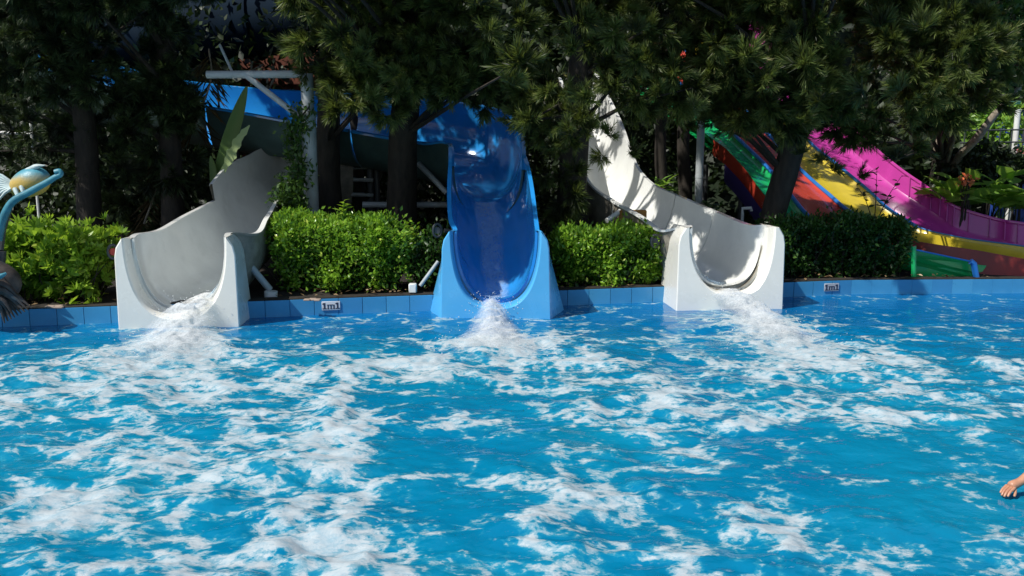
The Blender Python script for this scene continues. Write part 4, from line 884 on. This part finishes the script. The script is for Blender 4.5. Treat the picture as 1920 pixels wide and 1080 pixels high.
# dry palm fronds hanging by the left trees
M_dry = leafmat('dry_frond', (.05, .03, .012), (.12, .08, .03), None, .8, .2)
for k, (px, py, Y, lab) in enumerate(((395, 150, 15.0, 'brown dry palm frond hanging under the dark tube'), (300, 330, 14.6, 'brown dry palm frond low behind the left white slide'))):
    root = empty('palm_frond', P(px, py, Y), lab, 'palm frond', 'dry palm fronds'); r = np.random.default_rng(60 + k)
    line = crom([P(px, py, Y) + (0, 0, .5), P(px, py, Y), P(px - 30, py + 90, Y - .2)], 10); mb = MB(); mb.tube(line, .015, 5, caps=False); mb.build('stalk', M_bark2, root)
    n_ = 90; i0 = r.integers(2, len(line), n_); pos = line[i0]; sd = np.where(r.random(n_) < .5, -1, 1)[:, None] * np.array((1, 0, 0)); tv = LLEAF_V * (.25, 1, 1)
    V, T, vr = scatter(tv, LLEAF_F, pos, rotmats(sd * .7 + (0, -.1, -.9) + r.normal(0, .12, (n_, 3)), r.uniform(0, 6.28, n_)), r.uniform(.35, .6, n_), r.uniform(0, 1, n_)); link('leaflets', npmesh('leaflets', V, T, vr), M_dry, root)

# ------------------------------------------------------------------ poles, beams, structures behind
pg = empty('pipe_gantry', (*P(572, 400, 13.0)[:2], .17), 'grey steel pole with crossbeam and diagonal brace behind the left hedge', 'gantry')
c = P(575, 138, 13.0); mb = MB(); mb.tube([(c[0], 13.0, .1), (c[0], 13.0, c[2] - .55)], .105, 20); mb.build('pole', M_steel, pg)
mb = MB(); mb.tube([(c[0], 13.0, c[2] - .56), (c[0], 13.0, c[2])], .09, 20); mb.tube([(c[0], 13, c[2] - .62), (c[0], 13, c[2] - .56)], .118, 20); mb.build('pole_top', M_steel, pg)
mb = MB(); mb.tube([P(388, 140, 13.0), P(572, 139, 13.0)], .055, 14); mb.build('crossbeam', M_steel, pg)
mb = MB(); mb.tube([P(462, 142, 12.98), P(560, 218, 12.98)], .042, 12); mb.build('brace', M_steel, pg)
mb = MB(); mb.tube([P(412, 84, 13.3), P(436, 136, 13.1)], .02, 8); mb.build('hook_rod', M_steel, pg)
tb = empty('tunnel_slide', P(480, 40, 17.5), 'big dark blue-grey tube crossing high at the top left', 'tube slide')
M_tube = mat('shaded_tube_paint', (.004, .012, .024), .85, .2, 1.2, .1, 10, spec=.1, dirt=(.012, .022, .035), dirt_amt=.6, dscale=1)  # tube colour darkened to stand in for the shade of the trees
tl_ = [P(200, 80, 17.8), P(340, 62, 17.6), P(480, 44, 17.5), P(640, 26, 17.4), P(800, 14, 17.4)]
for k in range(4):
    q = crom(tl_, 6)[k * 6:k * 6 + 7]; mb = MB(); mb.tube(q, .62, 28, caps=False); mb.build('tube_section', M_tube, tb)
    mb = MB(); mb.tube([q[0] - (q[1] - q[0]) * .12, q[0] + (q[1] - q[0]) * .12], .68, 28); mb.build('flange', M_tube, tb)
# rusty shed glimpsed under the tube
sh = empty('wooden_shed', (*P(520, 160, 18.5)[:2], .17), 'reddish-brown shed with pale sticks glimpsed above the blue flume', 'shed')
M_redb = mat('red_brown_wood', (.13, .035, .018), .8, .4, 5, .4, 20); c = P(530, 130, 18.6)
mb = MB(); mb.box((c[0], 18.9, (c[2] + .6) / 2 + .1), (1.9, .5, c[2] + .6)); mb.build('wall', M_redb, sh)
for px0, py0, px1, py1 in ((471, 95, 471, 165), (472, 132, 493, 122), (501, 140, 501, 168), (505, 165, 520, 135), (520, 90, 545, 100)):
    mb = MB(); mb.tube([P(px0, py0, 17.9), P(px1, py1, 17.9)], .022, 6); mb.build('pole', M_wpaint, sh)
# low steel landing behind the left hedge
ld = empty('steel_landing', (*P(700, 400, 15.2)[:2], .17), 'dark steel landing with rails seen between hedge and blue slide', 'landing')
for (a, b, rr) in (((590, 334, 15.2), (700, 338, 15.2), .035), ((592, 362, 15.2), (700, 366, 15.2), .035), ((680, 384, 14.4), (838, 384, 14.4), .05), ((784, 306, 14.2), (838, 362, 14.0), .045), ((592, 312, 15.6), (690, 316, 15.6), .02)):
    mb = MB(); mb.tube([P(*a), P(*b)], rr, 10); mb.build('rail', M_steel, ld)
for px, rr in ((596, .05), (632, .018), (694, .06), (706, .05), (762, .05), (655, .018)):
    p = P(px, 300, 15.3); mb = MB(); mb.tube([(p[0], 15.3, .1), (p[0], 15.3, p[2])], rr, 10); mb.build('post', M_steel_d, ld)
p = P(803, 288, 15.0); mb = MB(); mb.box(p, (.3, .15, .11), bev=.04); mb.build('lamp_box', M_wpaint, ld)
# cream building glimpsed between the posts
cb = empty('cream_building', (*P(690, 380, 19.5)[:2], .17), 'cream building with windows glimpsed between the dark posts', 'building')
M_cream = mat('cream_render', (.55, .52, .45), .8, .1, 2, .2, 20)
mb = MB(); mb.box((-2.9, 20.6, 1.2), (3.6, 1.6, 2.1), bev=.02); mb.build('wall', M_cream, cb)
mb = MB(); mb.box((-2.9, 20.4, 2.33), (4.0, 2.2, .14), bev=.02); mb.build('roof', M_steel_d, cb)
for k in range(4):
    x_ = -4.2 + k * .85; mb = MB(); mb.box((x_, 19.785, 1.35), (.42, .03, .7)); w_ = mb.build('window', M_wpaint, cb)
    mb = MB(); mb.box((x_, 19.76, 1.35), (.34, .02, .6)); o = mb.build('pane', mat('dark_glass', (.02, .03, .035), .1, .1, 2, 0), w_)
# pale rails at the far left
rl = empty('handrail', (*P(20, 260, 15)[:2], .17), 'pale handrail glimpsed through the dark trees at the left edge', 'handrail')
for a, b in (((-60, 246, 15), (62, 251, 15)), ((-60, 200, 15.2), (30, 203, 15.2))):
    mb = MB(); mb.tube([P(*a), P(*b)], .028, 8); mb.build('rail', M_wpaint, rl)
for px in (-50, 55): p = P(px, 200, 15.1); mb = MB(); mb.tube([(p[0], 15.1, .1), p], .025, 8); mb.build('post', M_wpaint, rl)
# grey pole behind right white slide
gp = empty('grey_post', (*P(1316, 370, 15.0)[:2], .17), 'plain pale grey post left of the rainbow slide', 'post', 'grey posts'); p = P(1316, 190, 15.0)
mb = MB(); mb.tube([(p[0], 15, .1), (p[0], 15, p[2])], .065, 16); mb.tube([(p[0], 15, 1.55), (p[0], 15, 1.6)], .069, 16); mb.build('shaft', M_steel, gp)
mb = MB(); mb.box((p[0], 15, .19), (.26, .26, .03), bev=.005); mb.build('base_plate', M_steel, gp)
# white bracket under rainbow slide
wb = empty('pipe_bend', P(1398, 402, 14.2) * (1, 1, 0) + (0, 0, .17), 'small white bent pipe under the navy panel of the rainbow slide', 'pipe')
mb = MB(); mb.tube([(P(1392, 402, 14.2)[0], 14.2, .12), P(1392, 402, 14.2), P(1392, 391, 14.2), P(1408, 390, 14.2), P(1409, 396, 14.2)], .026, 8); mb.build('pipe', M_wpaint, wb)
# far right: railing, pole, blue panel
M_bp = mat('blue_panel', (.02, .06, .30), .5, .1, 2, .1, 10)
bp = empty('blue_booth', (*P(1935, 330, 20)[:2], .17), 'dark blue booth panel at the right edge behind the railing', 'booth'); p = P(1938, 265, 20.0)
mb = MB(); mb.box((p[0], 20.3, 1.5), (1.1, .5, 2.7), bev=.02); mb.build('panel', M_bp, bp)
mb = MB(); mb.box((p[0], 20.1, 2.95), (1.5, 1.2, .12), bev=.02); mb.build('roof', mat('green_canopy', (.02, .10, .07), .6), bp)
pl = empty('lamp_post', (*P(1908, 330, 18.2)[:2], .17), 'slim pale post at the right edge in front of the blue booth', 'post', 'grey posts'); p = P(1909, 205, 18.2)
mb = MB(); mb.tube([(p[0], 18.2, .1), p], .055, 12); mb.build('shaft', M_wpaint, pl)
rg = empty('railing', (*P(1870, 300, 17.6)[:2], .17), 'black metal railing behind the ginger plants', 'railing')
for py in (245, 268, 305):
    mb = MB(); mb.tube([P(1800, py, 17.6), P(1990, py - 3, 17.6)], .018, 6); mb.build('rail', M_steel_d, rg)
for px in range(1810, 1990, 22):
    p = P(px, 240, 17.6); mb = MB(); mb.tube([(p[0], 17.6, .3), p], .014, 6); mb.build('bar', M_steel_d, rg)
def cloud(label, name, cat, c, rad, n, m_, size, seed, leaf=(LEAF_V, LEAF_F), group=None):
    r = np.random.default_rng(seed); root = empty(name, (c[0], c[1], .17), label, cat, group); d = r.normal(0, 1, (n, 3)); d /= np.linalg.norm(d, axis=1, keepdims=True)
    pos = np.array(c) + d * (r.uniform(.3, 1, (n, 1)) ** .5) * rad * (1 + .3 * np.sin(d[:, :1] * 7 + d[:, 2:] * 9)); V, T, vr = scatter(*leaf, pos, rotmats(d + r.normal(0, .7, (n, 3)) - (0, 0, .3), r.uniform(0, 6.28, n)), r.uniform(*size, n), r.uniform(0, 1, n))
    link('foliage', npmesh('foliage', V, T, vr), m_, root); mb = MB()
    for q in range(5): mb.tube([(c[0] + r.normal(0, .08), c[1], .15), np.array(c) + r.normal(0, .3, 3) * rad], [.03, .01], 6)
    mb.build('stem', M_bark, root); return root
cloud('sunlit hanging green shrub behind the black railing', 'sunlit_shrub', 'shrub', P(1862, 245, 19), np.array((.55, .5, .8)), 1500, M_ginger, (.10, .2), 3)
cloud('pink flowering bush at the right edge', 'flowering_bush', 'bush', P(1915, 305, 17.9), np.array((.35, .3, .22)), 500, leafmat('pink_petals', (.55, .10, .13), (.75, .35, .36), None, .5, .3), (.05, .09), 4)
cloud('small orange blossoms among the ginger leaves', 'orange_flower', 'flower', P(1812, 337, 15.7), np.array((.13, .1, .08)), 90, leafmat('orange_petals', (.7, .16, .06), (.85, .35, .2), None, .5, .3), (.05, .09), 5)
cloud('dark shaded shrub between ginger plants and railing', 'dark_shrub', 'shrub', P(1850, 315, 17.0), np.array((1.0, .5, .42)), 2600, M_dark, (.10, .18), 6)

# ------------------------------------------------------------------ depth signs "1m1"
def sign(px, py, Y, label, face):
    c = P(px, py, Y); x_ = c[0]; yw = wallY(x_) - .02; c = np.array((x_, yw, .112)); ang = math.atan2(wallY(x_ + .3) - wallY(x_ - .3), .6); R_ = np.array((math.cos(ang), math.sin(ang), 0)); Nn = np.array((R_[1], -R_[0], 0))
    root = empty('depth_sign', c, label, 'sign', 'pool depth signs'); mb = MB(); w, h = .228, .112
    mb.box(c + Nn * .004, (w, .012, h), ax=[R_, -Nn, (0, 0, 1)], bev=.003); mb.build('plate', face, root)
    mb = MB(); dd = c + Nn * .0115
    def bar(x0, z0, x1, z1): mb.box(dd + R_ * ((x0 + x1) / 2) + np.array((0, 0, (z0 + z1) / 2)), (abs(x1 - x0), .003, abs(z1 - z0)), ax=[R_, -Nn, (0, 0, 1)])
    def one(x):
        bar(x - .010, -.034, x + .010, .040); bar(x - .026, -.040, x + .026, -.0345); mb.add([dd + R_ * (x - .028) + (0, 0, .020) + Nn * .0016, dd + R_ * (x - .0105) + (0, 0, .018) + Nn * .0016, dd + R_ * (x - .0105) + (0, 0, .040) + Nn * .0016, dd + R_ * (x - .028) + (0, 0, .030) + Nn * .0016], [(0, 1, 2, 3)])
        bar(x - .026, -.0342, x - .0105, -.029); bar(x + .0105, -.0342, x + .026, -.029)
    one(-.080); one(.082)
    for q in (-.036, .0, .036): bar(q - .008, -.034, q + .008, .010 if q > -.03 else .018); bar(q - .015, -.040, q + .015, -.0345)
    bar(-.0275, .008, -.0085, .018); bar(.0085, .008, .0275, .018); bar(-.0275 + .0195, .0105, .008, .018); bar(.0285, .0105, .044, .0155); bar(-.052, .012, -.0445, .018)
    mb.build('lettering', mat('sign_ink', (.03, .03, .06), .5, .1, 5, 0), root, None)
sign(622, 569, 11.1, 'white 1m1 depth sign on the pool wall below the left hedge', mat('sign_white', (.66, .66, .68), .5, .1, 5, .1, 20, dirt=(.4, .42, .45), dirt_amt=.4, dscale=12))
sign(1562, 541, 12.4, 'greyer 1m1 depth sign on the pool wall below the dark hedge', mat('sign_grey', (.46, .47, .50), .5, .15, 5, .1, 20, dirt=(.3, .3, .33), dirt_amt=.6, dscale=10))

# fallen leaves on the coping
r = np.random.default_rng(5); k = 420; xs_ = r.uniform(-7, 7, k); pos = np.stack([xs_, np.array([wallY(a) for a in xs_]) + .06 + r.random(k) ** 1.5 * .7, np.full(k, .225) + r.random(k) * .03], -1)
mk = ((xs_ < -4.9) | ((xs_ > -3.0) & (xs_ < -1.1)) | ((xs_ > .7) & (xs_ < 2.0)) | (xs_ > 3.7)); pos = pos[mk]; k = len(pos)
V, T, vr = scatter(LEAF_V, LEAF_F, pos, rotmats(np.stack([r.normal(0, 1, k), r.normal(0, 1, k), r.normal(0, .25, k)], -1), r.uniform(-.5, .5, k)), r.uniform(.04, .09, k), r.uniform(0, 1, k))
tag(link('leaf_litter', npmesh('leaf_litter', V, T, vr), leafmat('litter', (.06, .04, .02), (.30, .20, .10), (.5, .40, .26), .7, .1)), 'dry fallen leaves along the pool coping', 'leaf litter', kind='stuff')
for k, (px, py, w_) in enumerate(((105, 571, .30), (585, 558, .22))):
    c = G(px, py, .25); mb = MB()
    for q in range(5): mb.box(c + (random.uniform(-.1, .1) * w_ * 3, random.uniform(0, .06), -.035 + random.uniform(0, .01)), (w_ * random.uniform(.3, .6), .06, .022), bev=.006)
    tag(mb.build('stone_chip', mat('pale_stone', (.35, .27, .22), .8)), ('flat pale stones on the coping below the yellow-green bush', 'flat pale stones on the coping left of the white depth sign')[k], 'stone', 'stones on the coping')

# ------------------------------------------------------------------ fish statue, left edge
fs = empty('fish_statue', P(50, 420, 10.6) * (1, 1, 0) + (0, 0, .2), 'painted blue and yellow fish sculpture with fanned fin at the left edge', 'statue')
def ellipsoid(mb, c, ax, rad, nu=20, nv=14, fn=None):
    vs = []; 
    for j in range(nv + 1):
        for i in range(nu):
            a = 2 * math.pi * i / nu; b = math.pi * j / nv; d = np.array((math.cos(b), math.sin(b) * math.cos(a), math.sin(b) * math.sin(a)))
            if fn: d = fn(d)
            vs.append(np.array(c) + ax[0] * d[0] * rad[0] + ax[1] * d[1] * rad[1] + ax[2] * d[2] * rad[2])
    mb.add(vs, [(j * nu + i, j * nu + (i + 1) % nu, (j + 1) * nu + (i + 1) % nu, (j + 1) * nu + i) for j in range(nv) for i in range(nu)])
m, t, o = newmat('statue_body'); v = coords(t); s_ = t.nodes.new('ShaderNodeSeparateXYZ'); t.links.new(v, s_.inputs[0]); pz = P(50, 342, 10.4)[2]
g = math_(t, 'ADD', s_.outputs['Z'], math_(t, 'MULTIPLY', noise(t, 9, 4, vec=v), .09)); pb = N(t, 'ShaderNodeBsdfPrincipled'); pb.inputs['Roughness'].default_value = .45
t.links.new(mixc(t, smooth(t, g, pz + .04, pz + .17), (.50, .34, .08), (.07, .28, .36)), pb.inputs['Base Color']); t.links.new(bump(t, noise(t, 30, 3, vec=v), .4, .01), pb.inputs['Normal']); t.links.new(pb.outputs[0], o.inputs[0]); M_fish = m
M_teal2 = mat('statue_teal', (.04, .20, .26), .45, .2, 8, .3, 25, dirt=(.02, .07, .09), dirt_amt=.6, dscale=6); M_fin = mat('statue_fin', (.42, .52, .52), .5, .2, 12, .2, 20)
ax = [unit(np.array((.9, -.1, .32))), unit(np.array((.1, 1, 0))), unit(np.array((-.32, 0, .95)))]
mb = MB(); ellipsoid(mb, P(55, 343, 10.5), ax, (.26, .17, .165), fn=lambda d: d * (1, 1 + .12 * d[0], 1 + .15 * d[0])); mb.build('body', M_fish, fs, 60)
for k in range(9):
    a = math.radians(150 + k * 11); p0 = P(30, 348, 10.45); tip = p0 + np.array((math.cos(a) * .36, -.02 * k, math.sin(a) * .30 + .03)); mb = MB(); mb.tube([p0, (p0 + tip) / 2 + (0, 0, .03), tip], [.022, .017, .006], 7); mb.build('fin_ray', M_fin, fs, 60)
mb = MB(); mb.tube(crom([P(45, 322, 10.45), P(70, 312, 10.42), P(84, 310, 10.4)], 4), [.02, .03, .03, .035, .03, .02, .015, .01, .006], 8); mb.build('dorsal_fin', M_fin, fs, 60)
mb = MB(); q = crom([P(-4, 450, 10.2), P(4, 415, 10.2), P(22, 380, 10.2), P(55, 360, 10.2), P(88, 342, 10.2), P(104, 332, 10.2), P(114, 327, 10.2), P(112, 321, 10.2), P(104, 323, 10.2)], 5)
mb.tube(q, list(np.interp(np.linspace(0, 1, len(q)), [0, .3, .7, .85, 1], [.05, .042, .03, .028, .035])), 10); mb.build('tentacle', M_teal2, fs, 60)
for px, py in ((28, 372), (40, 368)):
    mb = MB(); mb.tube([P(px, py - 18, 10.35), P(px + 5, py - 6, 10.3), P(px - 4, py + 10, 10.3)], [.03, .025, .004], 7); mb.build('spike', M_fin, fs, 60)
mb = MB(); q = [P(0, 470, 10.4), P(-5, 520, 10.4), (P(-10, 560, 10.4)[0], 10.4, .1)]; mb.tube(q, .07, 10); mb.tube([P(20, 380, 10.5), P(5, 430, 10.5), P(0, 470, 10.4)], .04, 8); mb.build('stand', M_steel_d, fs)
# dark feathery tail hanging over the wall
tl = empty('dark_sculpture', (-6.0, 10.2, .2), 'dark brown and blue feathery sculpture hanging over the pool wall at the lower left edge', 'sculpture', None)
M_dk = mat('dark_sculpt', (.045, .035, .03), .6, .5, 8, .5, 20, dirt=(.02, .06, .09), dirt_amt=.8, dscale=3)
r = np.random.default_rng(2)
for k in range(15):
    f = k / 14; tipx = 8 + 52 * (1 - abs(f - .42) * 1.7); tipy = 556 + 50 * f; yy = 9.9 + r.uniform(-.08, .08)
    mb = MB(); mb.tube(crom([P(-40, 520 + 40 * f, yy), P(tipx * .3 - 5, 522 + 48 * f, yy), P(tipx, tipy, yy)], 4), list(np.linspace(.07, .006, 9)), 7, wob=.15); mb.build('feather', M_dk, tl, 60)
mb = MB(); ellipsoid(mb, P(-30, 530, 10.0), [np.array((1., 0, 0)), np.array((0, 1., 0)), np.array((0, 0, 1.))], (.42, .22, .28)); mb.build('body', M_dk, tl, 60)
mb = MB(); mb.tube(crom([P(-20, 520, 9.75), P(0, 518, 9.75), P(12, 512, 9.78)], 4), list(np.linspace(.05, .012, 9)), 8); mb.build('crest', M_teal2, tl, 60)

# ------------------------------------------------------------------ swimmer (hand shows at the right edge)
def skin_body(name, joints, edges, root_i, mat_, levels=2, parent=None):
    me = bpy.data.meshes.new(name); me.from_pydata([j[:3] for j in joints], edges, []); o = bpy.data.objects.new(name, me); COL.objects.link(o)
    md = o.modifiers.new('skin', 'SKIN'); md.use_smooth_shade = True
    for i, j in enumerate(joints):
        sv = me.skin_vertices[0].data[i]; sv.radius = (j[3], j[4] if len(j) > 4 else j[3]); sv.use_root = (i == root_i)
    s2 = o.modifiers.new('sub', 'SUBSURF'); s2.levels = levels; s2.render_levels = levels
    me.materials.append(mat_)
    if parent is not None: o.parent = parent; o.location = -Vector(parent.location)
    return o
M_skin = mat('skin', (.46, .23, .14), .38, .12, 20, .15, 60, dirt=(.55, .20, .15), dirt_amt=.4, dscale=12)
W0 = G(1876, 929)                      # where the fingertips meet the water
wr = P(1908, 905, 5.33); base_ = np.array((4.3, 5.75, -.08))
sw = empty('person', base_, 'swimmer at the right edge reaching one bare hand down onto the water', 'person')
el_ = np.array((3.56, 5.46, .22)); sh_ = np.array((3.86, 5.62, .10))
J = []; E_ = []
def jn(p, r1, r2=None): J.append((float(p[0]), float(p[1]), float(p[2]), r1, r2 or r1)); return len(J) - 1
pel = jn((4.62, 5.85, -.10), .15, .12); wst = jn((4.42, 5.81, -.08), .13, .11); chs = jn((4.15, 5.76, -.05), .16, .12); nk0 = jn((3.97, 5.74, .02), .09, .09); nk = jn((3.86, 5.73, .06), .055); hd = jn((3.74, 5.72, .10), .085, .09); hd2 = jn((3.64, 5.71, .10), .075, .085)
shR = jn(sh_, .055); shR2 = jn((3.74, 5.56, .17), .048); elb = jn(el_, .038); fam = jn((el_ + wr) / 2 + (0, 0, .01), .036); wrs = jn(wr + (.01, 0, .0), .027)
palm = jn(P(1899, 909, 5.32), .033); pal2 = jn(P(1893, 914, 5.31), .031)
shL = jn((4.0, 5.95, .0), .055); elL = jn((3.95, 6.2, -.12), .04); wrL = jn((3.8, 6.35, -.22), .028); hnL = jn((3.70, 6.38, -.24), .03, .015)
hpA = jn((4.75, 5.77, -.12), .10); knA = jn((5.2, 5.8, -.16), .06); anA = jn((5.6, 5.85, -.2), .035); ftA = jn((5.78, 5.86, -.22), .03, .04)
hpB = jn((4.75, 5.95, -.12), .10); knB = jn((5.2, 6.0, -.22), .06); anB = jn((5.6, 6.02, -.16), .035); ftB = jn((5.78, 6.03, -.18), .03, .04)
E_ += [(pel, wst), (wst, chs), (chs, nk0), (nk0, nk), (nk, hd), (hd, hd2), (chs, shR), (shR, shR2), (shR2, elb), (elb, fam), (fam, wrs), (wrs, palm), (palm, pal2), (chs, shL), (shL, elL), (elL, wrL), (wrL, hnL), (pel, hpA), (hpA, knA), (knA, anA), (anA, ftA), (pel, hpB), (hpB, knB), (knB, anB), (anB, ftB)]
skin_body('body', J, E_, pel, M_skin, 2, sw)
# fingers: four plus thumb, unequal, curling down to the water
pc = np.array(J[pal2][:3]); dirf = unit(W0 + (0, 0, -.012) - pc); side = unit(np.cross(dirf, (0, 0, 1))); 
for k, (off, ln, rr) in enumerate(((-.026, .066, .0092), (-.009, .076, .0098), (.009, .072, .0095), (.025, .056, .0082))):
    b0 = pc + side * off - dirf * .018; b1 = b0 + dirf * .03; k1 = b1 + unit(dirf + np.array((0, 0, .15))) * ln * .42; k2 = k1 + unit(dirf + np.array((0, 0, -.35))) * ln * .33; k3 = k2 + unit(dirf + np.array((0, 0, -.8))) * ln * .28
    skin_body('finger', [(*b0, rr * 1.1), (*b1, rr * 1.1), (*k1, rr), (*k2, rr * .92), (*k3, rr * .75)], [(0, 1), (1, 2), (2, 3), (3, 4)], 0, M_skin, 2, sw)
tb0 = np.array(J[palm][:3]) + side * (-.012) + (0, 0, -.012); tb1 = tb0 + unit(dirf * .8 - side * .6 + np.array((0, 0, -.5))) * .04; tb2 = tb1 + unit(dirf - side * .3 + np.array((0, 0, -.3))) * .032
skin_body('thumb', [(*tb0, .013), (*tb1, .0105), (*tb2, .008)], [(0, 1), (1, 2)], 0, M_skin, 2, sw)
# face and hair
hc = np.array((3.66, 5.72, .10)); mb = MB(); X_ = np.array((1., 0, 0)); Y_ = np.array((0, 1., 0)); Z_ = np.array((0, 0, 1.))
ellipsoid(mb, hc + (.03, 0, .03), [X_, Y_, Z_], (.115, .088, .095)); mb.build('hair', mat('dark_hair', (.02, .014, .01), .35, .3, 30, .6, 80), sw, 60)
mb = MB(); ellipsoid(mb, hc + (-.075, 0, -.035), [X_, Y_, Z_], (.022, .014, .02), 10, 8); mb.build('nose', M_skin, sw, 60)
for s_ in (-1, 1):
    mb = MB(); ellipsoid(mb, hc + (-.058, s_ * .033, .0), [X_, Y_, Z_], (.012, .014, .010), 10, 8); mb.build('eye', mat('eye_white', (.7, .7, .68), .2, .02, 5, 0), sw, 60)
    mb = MB(); ellipsoid(mb, hc + (.02, s_ * .088, -.01), [X_, Y_, Z_], (.022, .012, .032), 10, 8); mb.build('ear', M_skin, sw, 60)
mb = MB(); ellipsoid(mb, hc + (-.062, 0, -.066), [X_, Y_, Z_], (.012, .026, .007), 10, 8); mb.build('mouth', mat('lips', (.45, .15, .13), .4, .1, 5, 0), sw, 60)
mb = MB(); mb.tube([(4.55, 5.84, -.10), (4.68, 5.86, -.11), (4.80, 5.86, -.13)], [.165, .19, .17], 18); mb.build('swim_shorts', mat('navy_cloth', (.02, .03, .09), .7), sw, 60)
